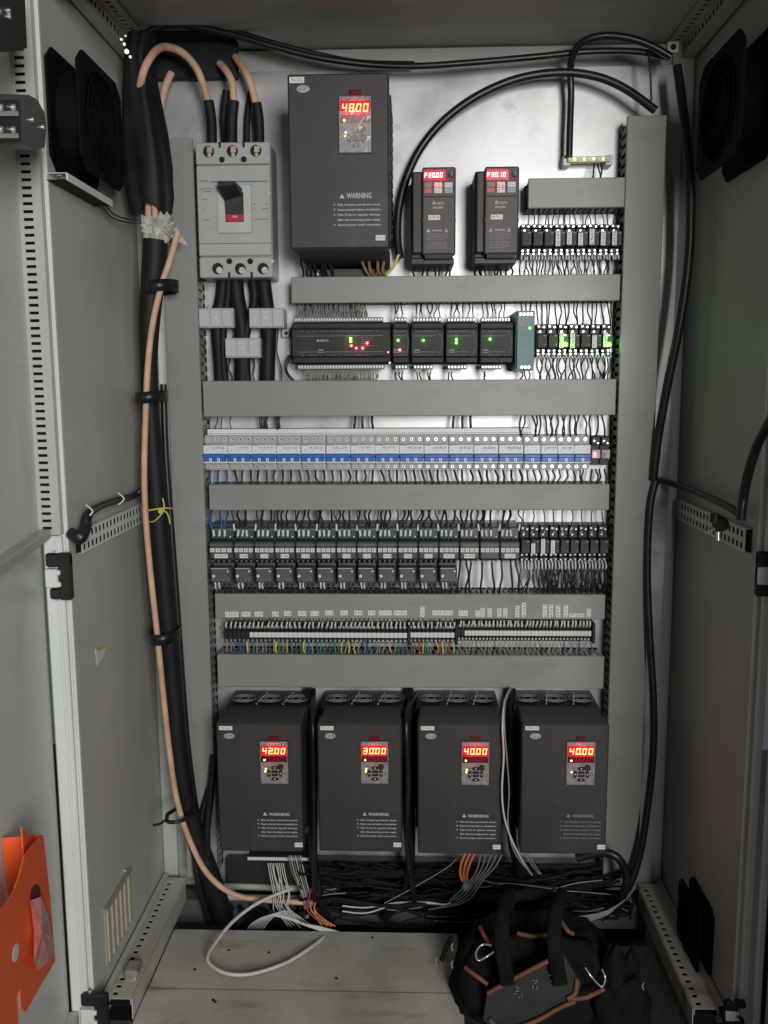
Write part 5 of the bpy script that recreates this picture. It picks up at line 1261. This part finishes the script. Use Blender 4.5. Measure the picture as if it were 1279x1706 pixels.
# corner bracket (top right) and bright knot of screws (top left)
def f(mb):
    x0, x1, z0, z1 = rect(1110, 69, 1131, 90, -.10); mb.box(x0, x1, -.104, -.09, z0, z1, 0, .002); mb.cyl(((x0 + x1) / 2, -.106, (z0 + z1) / 2), .006, 'y', .003, 10, 1)
solo("cage_nut", f, [M_zinc, M_hole], "square zinc nut plate in the top right corner", "nut")
def f(mb):
    for (a, b, r_) in ((206, 74, .003), (210, 86, .0048), (201, 66, .0026), (216, 95, .003), (208, 60, .002)):
        p = WX(a, b, XL + .06); mb.cyl(p, r_, Vector((.5, -1, -.3)), .006, 8)
solo("bolt_cluster", f, [M_zinc], "cluster of bright bolts in the top left corner of the frame", "bolts")
def f(mb):
    p = WX(225, 1625, XL + .05); mb.obox(p, X, Y, Z, -.018, .012, -.02, .02, -.012, .022, 0, .004); mb.cyl(p + Vector((.005, -.024, .0)), .009, 'y', .006, 10, 1)
solo("rail_clamp", f, [M_zinc, M_screw], "small zinc clamp on the bottom left perforated rail", "clamp")

# ------------------------------------------------------------------ wall fans
def wall_fan(label, sx, xw, corners, xi):
    """corners: pixel (near edge x, top y, far edge x, bottom y at the far edge) of the inner plate lying in the plane x = xi"""
    a, b, c, d = corners
    pn = WX(a, b, xi); pf0 = WX(c, d[0], xi); pf1 = WX(c, d[1], xi)
    y0, y1 = pn.y, pf0.y; z0, z1 = pf1.z, pf0.z
    cy, cz = (y0 + y1) / 2, (z0 + z1) / 2; hy, hz = abs(y1 - y0) / 2, (z1 - z0) / 2
    t = thing("wall_fan", label, "fan", (xw, cy, cz), "black fans on the side walls")
    s = 1 if xi > xw else -1; dp = abs(xi - xw)
    def plate(u0, u1, grow=0):
        def f(mb):
            n = 24; ring = []; r_ = min(hy, hz) * .88
            out = [(-hy - grow, -hz - grow), (hy + grow, -hz - grow), (hy + grow, hz + grow), (-hy - grow, hz + grow)]
            # square plate with round opening: 8 blocks
            vs = []; fs = []
            for uu in (u0, u1):
                for i in range(n):
                    th = 2 * math.pi * i / n + math.pi / n; c_, s_ = math.cos(th), math.sin(th); k = 1 / max(abs(c_), abs(s_))
                    vs.append((s * uu, c_ * k * (hy + grow), s_ * k * (hz + grow)))
                for i in range(n):
                    th = 2 * math.pi * i / n + math.pi / n; vs.append((s * uu, math.cos(th) * r_, math.sin(th) * r_))
            for i in range(n):
                j = (i + 1) % n
                fs += [(i, j, n + j, n + i), (2 * n + i, 2 * n + j, 3 * n + j, 3 * n + i), (i, j, 2 * n + j, 2 * n + i), (n + i, n + j, 3 * n + j, 3 * n + i)]
            mb.add(vs, fs, 0)
        return f
    part("wall_flange", None, plate(0.0015, .006, .004), [M_fan], t)
    part("front_flange", None, plate(dp - .005, dp), [M_fan], t)
    r_ = min(hy, hz) * .90
    def body(mb):
        n = 28
        for i in range(n):
            t0, t1 = 2 * math.pi * i / n, 2 * math.pi * (i + 1) / n
            mb.add([(s * .006, math.cos(t0) * r_, math.sin(t0) * r_), (s * .006, math.cos(t1) * r_, math.sin(t1) * r_), (s * (dp - .005), math.cos(t1) * r_, math.sin(t1) * r_), (s * (dp - .005), math.cos(t0) * r_, math.sin(t0) * r_)], [(0, 1, 2, 3)], 0, True)
        mb.add([(s * .004, math.cos(2 * math.pi * i / n) * r_, math.sin(2 * math.pi * i / n) * r_) for i in range(n)], [tuple(range(n))], 0)
    part("barrel", None, body, [M_fan], t)
    part("hub", None, lambda mb: mb.cyl((s * .012, 0, 0), r_ * .38, Vector((s, 0, 0)), dp - .02, 18), [M_fan], t)
    for k in range(5):
        def bl(mb):
            an = k * 2 * math.pi / 5; vs = []
            for (rr, da, uu) in ((.38, 0, .015), (.95, .15, .015), (.95, .95, dp - .012), (.38, .7, dp - .012)):
                vs.append((s * uu, math.cos(an + da) * r_ * rr, math.sin(an + da) * r_ * rr))
            mb.gprism(vs, (s * .002, 0, 0), 0)
        part("blade", None, bl, [M_fan], t)
    def guard(mb):
        for q in (.35, .55, .75, .93):
            mb.tube([(s * (dp + .003), math.cos(2 * math.pi * i / 24) * r_ * q, math.sin(2 * math.pi * i / 24) * r_ * q) for i in range(25)], .0012, 4, 0, 1)
        for k in range(4):
            an = k * math.pi / 2 + math.pi / 4; mb.tube([(s * (dp + .003), 0, 0), (s * (dp + .003), math.cos(an) * r_ * 1.15, math.sin(an) * r_ * 1.15)], .0014, 4, 0, 1)
    part("finger_guard", None, guard, [M_fan], t)
wall_fan("large black fan high on the left wall", -1, XL, (128, 80, 200, (146, 318)), XL + .058)
wall_fan("large black fan high on the right wall", 1, XR, (1240, 46, 1166, (118, 300)), XR - .058)
wall_fan("smaller black fan low on the right wall", 1, XR, (1168, 1470, 1131, (1457, 1570)), XR - .03)
P_ = [WX(160, 322, XL + .03), WX(172, 345, XL + .02), WX(186, 362, XL + .02), WX(210, 370, XL + .03), WX(238, 372, XL + .06)]
solo("wire", lambda mb: (mb.tube(P_, .0016, 5), mb.tube([p + Vector((.004, 0, .006)) for p in P_], .0016, 5)), [M_wire], "thin double fan lead drooping below the left fan", "wire")
# perforated tray under the upper left fan
def f(mb):
    p = WX(78, 290, XL + .002); q = WX(158, 352, XL + .002); y0, y1 = p.y, q.y; z = q.z + .0
    mb.perf(Vector((XL + .001, min(y0, y1), z + .02)), Y, X, Z, abs(y1 - y0), .035, .0012, (.017,), .016, .008, .010, back=.010)
    mb.box(XL + .036, XL + .038, min(y0, y1), max(y0, y1), z + .008, z + .0205, 0)
solo("fan_bracket", f, [M_wall2, M_hole], "perforated metal bracket below the upper left fan", "bracket")

# ------------------------------------------------------------------ things on the left wall and left door
def f(mb):
    p = [WX(a, b, XL + .0006) for a, b in ((158, 1082), (176, 1072), (172, 1094), (161, 1109))]
    mb.gprism(p, (.0006, 0, 0), 0)
    q = [WX(a, b, XL + .0014) for a, b in ((161, 1080), (176, 1073), (175, 1079), (161, 1086))]
    mb.gprism(q, (.0004, 0, 0), 1)
solo("torn_sticker", f, [M_lab, M_ybtn], "torn white and yellow sticker on the left side panel", "sticker")
pa, pbt = WX(171, 1512, XL), WX(213, 1448, XL); pc = WX(206, 1560, XL)
vy0, vy1 = pa.y, pbt.y; vz1 = (pa.z + pbt.z) / 2; vz0 = vz1 - .125
t = thing("wall_vent", "beige ribbed vent low on the left side panel", "vent", (XL, (vy0 + vy1) / 2, vz0))
hy = abs(vy1 - vy0) / 2
part("frame", None, lambda mb: mb.box(.0005, .003, -hy, hy, 0, vz1 - vz0, 0, .0005), [M_beige], t)
for i in range(6):
    part("rib", "ventrib", lambda mb: mb.box(.003, .008, -hy * .10, hy * .10, .006, vz1 - vz0 - .006, 0, .001), [M_beige], t, (0, -hy + hy * 2 * (i + .5) / 6, 0))
part("top_lip", None, lambda mb: mb.box(.001, .011, -hy, hy, vz1 - vz0 - .005, vz1 - vz0, 0, .001), [M_duct], t)
part("screw", None, lambda mb: mb.cyl((.001, hy * .7, vz1 - vz0 + .006), .004, 'x', .004, 8), [M_screw], t)

# orange document pocket on the left door: sheet in a plane parallel to the door
OP = HL + NL * .062
def DP(px, py, off=0.0): return hit(px, py, OP + NL * off, NL)
t = thing("document_pocket", "bright orange sheet metal document pocket on the left door", "document pocket", DP(60, 1600))
O_ = t.location.copy()
def fr(mb):
    out = [(72, 1391), (84, 1500), (92, 1601), (66, 1645), (43, 1686), (35, 1680), (33, 1648), (28, 1660), (31, 1706), (30, 1760), (-30, 1760), (-30, 1530), (0, 1517), (14, 1500), (24, 1482), (32, 1460), (41, 1425), (56, 1405)]
    mb.gprism([DP(a, b) - O_ for a, b in out], NL * -.002)
part("front_sheet", None, fr, [M_orange], t)
def bk(mb):
    mb.gprism([DP(a, b, -.012) - O_ for a, b in ((36, 1378), (42, 1390), (72, 1391), (50, 1420), (40, 1440), (38, 1400))], NL * -.002)
    A = [DP(72, 1391) - O_, DP(92, 1601) - O_]; mb.add([A[0], A[1], A[1] - NL * .06, A[0] - NL * .06], [(0, 1, 2, 3)], 0)
part("back_sheet", None, bk, [M_orange], t)
def sl(mb, cx_, cy_, rx, ry, tilt, m, off=.0008):
    pts = []
    for i in range(20):
        th = 2 * math.pi * i / 20; u, v = rx * math.cos(th), ry * math.sin(th)
        pts.append(DP(cx_ + u * math.cos(tilt) - v * math.sin(tilt), cy_ + u * math.sin(tilt) + v * math.cos(tilt), off) - O_)
    mb.gprism(pts, NL * -.0004, m)
part("slot", None, lambda mb: sl(mb, 59, 1489, 8, 16, .15, 0), [mat("dark_orange_slot", (0.12, 0.012, 0.004), .6)], t)
part("slot", None, lambda mb: sl(mb, 26, 1587, 4.5, 16, .12, 0), [M_wall2], t)
def pl(mb):
    pts = [(50, 1500), (68, 1494), (80, 1525), (88, 1562), (91, 1578), (84, 1600), (62, 1617), (56, 1600), (56, 1550)]
    c = DP(70, 1555, .018) - O_; P2 = [DP(a, b, .003 + .008 * (i % 2)) - O_ for i, (a, b) in enumerate(pts)]
    n = len(P2); mb.add(P2 + [c, DP(63, 1540, .012) - O_], [(i, (i + 1) % n, n) for i in range(n)], 0)
part("plastic_bag", None, pl, [M_pink], t)
# switches high on the left door
def dev(name, label, poly, mt, off0, off1, scr):
    O0 = DP(*poly[0]); t = thing(name, label, "switch block", O0)
    part("body", None, lambda mb: mb.gprism([DP(a, b, off1) - O0 for a, b in poly], NL * (off0 - off1)), [mt], t)
    for (a, b, m_) in scr:
        part("screw", None, lambda mb: mb.cyl(DP(a, b, off1 + .004) - O0, .004, -NL, .006, 8), [m_], t)
    return t
t = dev("switch_block", "black switch block with silver contacts at the top of the left door", [(-30, -30), (40, -30), (45, 80), (24, 86), (-30, 88)], M_black, -.05, .0, [(17, 18, M_screw), (18, 28, M_screw), (2, 20, M_screw)])
t = dev("contact_block", "dark contact block with two screw rows and rounded end on the left door", [(-30, 160), (48, 158), (62, 166), (74, 188), (77, 215), (74, 246), (58, 250), (40, 240), (-30, 246)], M_ovl, -.05, .012, [(56, 200, M_screw), (74, 212, M_screw)])
O0 = t.location.copy()
for (a, b) in ((175, 193), (214, 230)):
    part("terminal_row", None, lambda mb: mb.gprism([DP(x_, y_, .016) - O0 for x_, y_ in ((-30, b - 7), (30, b - 8), (31, b), (-30, b))], NL * -.006), [M_contw], t)
    for x_ in (4, 25): part("screw", None, lambda mb: mb.cyl(DP(x_, b - 14, .018) - O0, .0045, -NL, .006, 8), [M_screw], t)
part("recess", None, lambda mb: mb.gprism([DP(x_, y_, .0135) - O0 for x_, y_ in ((-30, 168), (33, 166), (36, 236), (-30, 240))], NL * -.001), [M_black], t)

# ------------------------------------------------------------------ bottom of the cabinet: loose wires
def loose(pts, r, mt, label, group=None, n=6):
    P = [W(a, b, c) for a, b, c in pts]
    return solo("wire", lambda mb: mb.tube(P, r, n, 0, 5), [mt], label, "wire", group)
# big white loop lying over the plate edge
L = [(485, 1481, -.10), (455, 1492, -.12), (420, 1510, -.15), (385, 1538, -.19), (358, 1572, -.25), (346, 1594, -.29), (352, 1608, -.31), (375, 1621, -.33), (405, 1624, -.33), (440, 1617, -.31), (480, 1602, -.28), (515, 1580, -.23), (540, 1560, -.17), (546, 1553, -.14)]
loose(L, .0040, M_wwhite, "thick white wire lying in a big open loop on the floor plate", n=8)
gw = "thin white wires spilling from the small terminal strip"
lw = "thin white wire tangled below the leftmost bottom drive"
random.seed(11)
for i in range(9):
    x = 446 + i * 3.2
    P = [(x, 1438, -.09), (x + 4 + random.uniform(-2, 2), 1460, -.10), (x + 9 + random.uniform(-5, 5), 1490, -.11), (456 + i * 3, 1512 + random.uniform(-6, 6), -.12), (470 + i * 4, 1530, -.12), (480 + i * 5, 1545 + random.uniform(-6, 4), -.10)]
    loose(P, .0013, M_wwhite, lw + ", %s from the left" % ordn[i], gw, 5)
for i in range(7):
    y_ = 1520 + i * 3
    P = [(410 + i * 4, 1556, -.12), (418 + i * 5, 1540 - i, -.14), (445 + i * 5, 1526 - i * 1.5, -.15), (475 + i * 4, 1530 + i, -.15), (515 + i * 3, 1544, -.15), (552 + i * 5, 1557, -.15)]
    loose(P, .0014, M_wwhite, "thin white wire arching at the floor plate's back edge, %s from the bottom" % ordn[i], "white wires arching over the plate edge", 5)
for i in range(6):
    P = [(480 + i * 4, 1425, -.12), (486 + i * 4, 1452, -.12), (494 + i * 4, 1470 + i * 3, -.11), (505 + i * 2, 1500, -.10), (508 + i, 1530, -.08)]
    loose(P, .0013, M_wwhite if i % 2 else M_wgrey, "pale wire falling beside the small terminal strip, %s from the left" % ordn[i], "pale wires beside the small terminal strip", 5)
P = [(470, 1438, -.11), (474, 1454, -.11)]
for i, (x, c) in enumerate(((524, M_worange), (530, M_worange), (518, M_wred))):
    loose([(x, 1480, -.12), (x - 4, 1500, -.12), (x - 6, 1516, -.12), (x + 10, 1532, -.13), (x + 28, 1543, -.13)], .0020, c, "orange wire curling at the floor, %s of three" % ordn[i], "orange wires at the floor")
for i, yy in enumerate((0, 9)):
    loose([(570, 1509 + yy, -.12), (610, 1512 + yy, -.12), (660, 1504 + yy * .3, -.12), (710, 1503 + yy * .2, -.12), (745, 1506, -.12), (762, 1490, -.10), (780, 1478, -.09)], .0018, M_wwhite, "white wire running across the dark cables, %s" % ("upper" if i == 0 else "lower"), "white wires across the dark cables")
loose([(640, 1505, -.14), (690, 1478, -.13), (745, 1445, -.12), (765, 1425, -.11)], .0010, M_wgrey, "fine grey wire slanting up to the third drive")
loose([(545, 1552, -.12), (528, 1530, -.12), (520, 1500, -.10)], .0016, M_wwhite, "short white wire ending at the plate edge")
for i in range(2):
    loose([(850 + 3 * i, 1146, -.09), (840 + 2 * i, 1170, -.20), (837 + 3 * i, 1210, -.25), (839 + i * 5, 1260, -.25), (836 + i * 12, 1320, -.25), (842 + i * 4, 1370, -.25), (862 - i * 5, 1420, -.24), (886, 1458, -.20)], .0022 - .0006 * i, M_wwhite if i == 0 else M_wgrey, "%s wire hanging between the two drives reading 40.00" % ("white" if i == 0 else "grey"), "wires between the drives")
for i in range(2):
    loose([(874 + 5 * i, 1420, -.22), (885 + 5 * i, 1440, -.20), (898 + 3 * i, 1456, -.18)], .0018, M_wgrey, "grey wire tail under the fourth drive, %s" % ("left" if i == 0 else "right"), "grey tails under the fourth drive")
for i in range(3):
    loose([(776 + 8 * i, 1419, -.16), (768 + 7 * i, 1440, -.15), (767 + 5 * i, 1460, -.14), (775 + 2 * i, 1474, -.13)], .0032, M_worange, "orange lead under the third drive, %s of three" % ordn[i], "orange leads under the third drive")
for i in range(5):
    loose([(800 + 9 * i, 1424, -.16), (796 + 7 * i, 1445, -.15), (785 + 5 * i, 1465, -.14), (760 + 4 * i, 1490 + 3 * i, -.12), (730 - 4 * i, 1515, -.10)], .0020, M_wgrey, "grey wire bending left under the third drive, %s from the left" % ordn[i], "grey wires under the third drive", 5)
def f(mb):
    p = W(776, 1476, -.14); mb.cyl(p - Z * .006, .011, Vector((.3, 0, 1)), .018, 10)
solo("cable_tie", f, [M_wgrey], "pale binding around the orange leads under the third drive", "tie")
for i in range(4):
    loose([(1058, 1478, -.16), (1040 - 3 * i, 1500 + i * 2, -.18), (1010, 1518 + 2 * i, -.20), (975, 1526 + 3 * i, -.22), (945, 1530 + 3 * i, -.22)], .0018, M_wgrey, "grey wire looping above the tool bag's right side, %s from the top" % ordn[i], "grey wires above the tool bag", 5)
# black cables between and beneath the drives
gk = "dark cables among the bottom drives"
def dark(pts, r, label): return cable(pts, r, M_rubber, label, gk, n=8)
dark([(514, 1150, -.05), (516, 1200, -.10), (518, 1300, -.12), (520, 1400, -.14), (528, 1470, -.12), (545, 1530, -.08)], .010, "black cable in the gap right of the drive reading 42.00")
dark([(522, 1150, -.05), (521, 1200, -.17), (523, 1300, -.18), (524, 1400, -.18), (524, 1500, -.12)], .0065, "slimmer cable standing out before the thick one, between the first and second bottom drives")
dark([(682, 1150, -.04), (684, 1200, -.10), (682, 1300, -.12), (684, 1400, -.12), (676, 1480, -.10), (640, 1530, -.06)], .011, "thick black cable in the gap between the second and third bottom drives")
dark([(690, 1160, -.05), (677, 1200, -.17), (680, 1300, -.18), (678, 1400, -.18), (690, 1500, -.12)], .007, "slimmer cable standing out before the thick one, between the second and third bottom drives")
dark([(852, 1150, -.04), (853, 1200, -.10), (852, 1300, -.12), (853, 1400, -.12), (870, 1480, -.10), (840, 1530, -.06)], .011, "black cable behind the twisted white wires")
dark([(356, 1260, -.10), (350, 1330, -.10), (344, 1400, -.10), (352, 1460, -.09), (375, 1520, -.06)], .009, "black cable left of the drive reading 42.00")
dark([(352, 1300, -.08), (336, 1360, -.09), (325, 1420, -.10), (332, 1480, -.09), (350, 1540, -.06)], .008, "black cable leaning out from the left vertical duct")
dark([(960, 1430, -.16), (1000, 1420, -.17), (1028, 1428, -.18), (1043, 1455, -.18), (1042, 1480, -.18), (1030, 1510, -.16)], .0095, "black cable hooping at the right under the fourth drive")
random.seed(5)
def mess(mb):
    for i in range(130):
        x = random.uniform(530, 1000); y_ = random.uniform(1440, 1528); yy = random.uniform(-.12, -.05); P = []; a = random.choice((-1, 1)); st = random.uniform(18, 42)
        for k in range(7):
            P.append(W(x, min(y_, 1545), yy)); x += a * st * random.uniform(.7, 1.2); y_ += random.uniform(-9, 9) + 4 * math.sin(k * .9); yy += random.uniform(-.006, .006)
            x = max(500, min(1050, x))
        pale = random.random() > .93
        mb.tube(P, random.uniform(.0010, .0015) if pale else random.choice((.0018, .0025, .0035, .0045)), 7, 1 if pale else 0, 4)
    for i in range(40):
        x = random.uniform(370, 560); y_ = random.uniform(1508, 1540); P = [W(x, y_, -.07), W(x + random.uniform(-20, 20), y_ + 18, -.06), W(x + random.uniform(-40, 40), y_ + 36, -.05)]
        mb.tube(P, random.choice((.0025, .004, .006)), 5, 0, 3)
o = part("cable_tangle", None, mess, [M_messy, M_wgrey], None); o["kind"] = "stuff"; o["label"] = "dense tangle of dark cables behind the floor plate and under the drives"
def f(mb):
    x0, x1, z0, z1 = rect(378, 1432, 1010, 1468, -.02); mb.box(x0, x1, -.03, -.004, z0 - .01, z1, 0, .002)
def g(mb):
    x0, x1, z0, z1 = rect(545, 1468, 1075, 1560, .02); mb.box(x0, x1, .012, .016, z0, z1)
solo("painted_shade_sheet", g, [M_fan], "dark sheet painting in the shade behind the cable tangle at the bottom", "sheet")  # black sheet stands in for the shade behind the tangle
solo("cable_clamp_bar", f, [M_drived], "dark bar across the plate below the bottom drives", "bar")

# ------------------------------------------------------------------ tool bag
def bag():
    c = WZ(892, 1640, .09); base = Vector((c.x + .01, -.37, .008))
    t = thing("tool_bag", "open black tool bag with faded orange piping and silver hooks", "bag", base)
    from mathutils import noise
    def body(mb):
        n, m = 72, 30; vs = []
        for j in range(m):
            v = j / (m - 1)
            for i in range(n):
                th = 2 * math.pi * i / n; c_, s_ = math.cos(th), math.sin(th)
                e = .6; sx = (abs(c_) ** e) * (1 if c_ > 0 else -1); sy = (abs(s_) ** e) * (1 if s_ > 0 else -1)
                k = 1.04 - .30 * v ** 2.2 + .05 * math.sin(3 * th + 5 * v)
                p = Vector((c_ * 2.2, s_ * 2.2, v * 3))
                k += .10 * noise.noise(p) + .05 * (abs(noise.noise(p * 3.1)) - .2) + .02 * noise.noise(p * 8)
                vs.append((.165 * sx * k, .090 * sy * (k - .30 * v ** 3), .165 * v + (.025 * noise.noise(Vector((c_ * 1.7, s_ * 1.7, 5))) - .02 * c_ * c_) * v))
        top = len(vs); vs.append((0, 0, .12))
        fs = [(j * n + i, j * n + (i + 1) % n, (j + 1) * n + (i + 1) % n, (j + 1) * n + i) for j in range(m - 1) for i in range(n)]
        fs += [((m - 1) * n + i, (m - 1) * n + (i + 1) % n, top) for i in range(n)]
        mb.add(vs, fs, 0, True); mb.add(vs[:n], [tuple(range(n))], 0)
    part("body", None, body, [M_bag], t)
    def L(px, py, y): return W(px, py, y) - base
    yb = -.49
    def flap(mb):
        q = [L(812, 1655, yb - .004), L(938, 1590, yb - .004), L(968, 1640, yb - .010), L(958, 1668, yb - .012), L(845, 1730, yb - .010), L(805, 1700, yb - .006)]
        mb.gprism(q, (0, .012, -.0), 0)
    fp = part("front_flap", None, flap, [mat("dark_grey_cloth", (0.020, 0.021, 0.019), .7, var=.3, vs=30, bump=.4, bs=700)], t)
    def fpt(mb):
        random.seed(3)
        for k in range(3):
            cxp, cyp = 862 + 27 * k, 1656 - 14 * k
            for s_ in range(5):
                a = L(cxp + random.uniform(-8, 8), cyp + random.uniform(-9, 9), yb - .0145); b = a + Vector((random.uniform(-.007, .007), 0, random.uniform(-.009, .009)))
                mb.tube([a, (a + b) / 2 + Vector((.001, 0, .001)), b], .0008, 4, 0, 1)
    part("flap_print", None, fpt, [M_printd], fp)
    def tr(pts, r=.0045): return lambda mb: mb.tube([L(*p) for p in pts], r, 7, 0, 5)
    for pts in ([(812, 1655, yb - .012), (850, 1634, yb - .014), (895, 1610, yb - .016), (936, 1590, yb - .012)],
                [(958, 1668, yb - .018), (930, 1680, yb - .018), (890, 1702, yb - .018), (840, 1716, yb - .016), (815, 1698, yb - .014)],
                [(945, 1664, yb - .018), (958, 1655, yb - .016), (961, 1630, yb - .012)],
                [(945, 1664, yb - .018), (975, 1662, yb - .010), (1005, 1648, yb + .01)],
                [(775, 1612, yb + .03), (792, 1625, yb + .01), (812, 1640, yb)],
                [(862, 1555, yb + .08), (890, 1560, yb + .07), (922, 1556, yb + .07)],
                [(800, 1545, yb + .07), (806, 1558, yb + .05), (818, 1575, yb + .04)],
                [(935, 1535, yb + .1), (945, 1550, yb + .08), (955, 1556, yb + .08)]):
        part("piping", None, tr(pts), [M_bagt], t)
    for x in (838, 925):                       # two upright carrying straps
        part("strap", None, lambda mb: mb.tube([L(x + 8, 1640, yb - .016), L(x, 1590, yb - .02), L(x - 2, 1540, yb + .01), L(x + 4, 1505, yb + .06), L(x + 10, 1490, yb + .11)], .0145, 10, 0, 5, flat=.22), [M_bag], t)
    part("handle_loop", None, lambda mb: mb.tube([L(846, 1512, -.40), L(852, 1497, -.39), L(880, 1490, -.37), (L(912, 1494, -.38)), L(932, 1512, -.39)], .013, 10, 0, 5, flat=.3), [M_bag], t)
    hk = [[(818, 1575, yb - .02), (803, 1574, yb - .03), (793, 1586, yb - .03), (794, 1597, yb - .03), (799, 1600, yb - .03), (812, 1593, yb - .03), (822, 1586, yb - .02)],
          [(975, 1612, yb - .01), (985, 1627, yb - .02), (1000, 1643, yb - .02), (1006, 1640, yb - .02), (1008, 1628, yb - .02), (1003, 1615, yb - .01)]]
    for p in hk: part("hook", None, tr(p, .0017), [M_screw], t)
    for (a, b) in ((728, 1603), (754, 1607), (754, 1578), (1072, 1643)):
        part("ring", None, tr([(a, b - 6, yb + .03), (a - 2, b, yb + .03), (a, b + 6, yb + .03)], .0016), [M_screw], t)
    def lump(mb):
        n, m = 30, 14; vs = []; c0 = L(1030, 1600, -.44)
        for j in range(m):
            ph = math.pi * (j / (m - 1)) * .5
            for i in range(n):
                th = 2 * math.pi * i / n; d = Vector((math.cos(th) * math.cos(ph), math.sin(th) * math.cos(ph), math.sin(ph)))
                k = 1 + .35 * noise.noise(d * 2.3) + .12 * noise.noise(d * 6)
                vs.append((c0.x + .062 * d.x * k, c0.y + .055 * d.y * k, .0 + .145 * d.z * k))
        mb.add(vs, [(j * n + i, j * n + (i + 1) % n, (j + 1) * n + (i + 1) % n, (j + 1) * n + i) for j in range(m - 1) for i in range(n)], 0, True)
    part("side_pocket", None, lump, [M_bag], t)
    part("strap_tail", None, tr([(735, 1600, yb + .04), (745, 1575, yb + .05), (752, 1560, yb + .06)], .005), [M_bag], t)
bag()
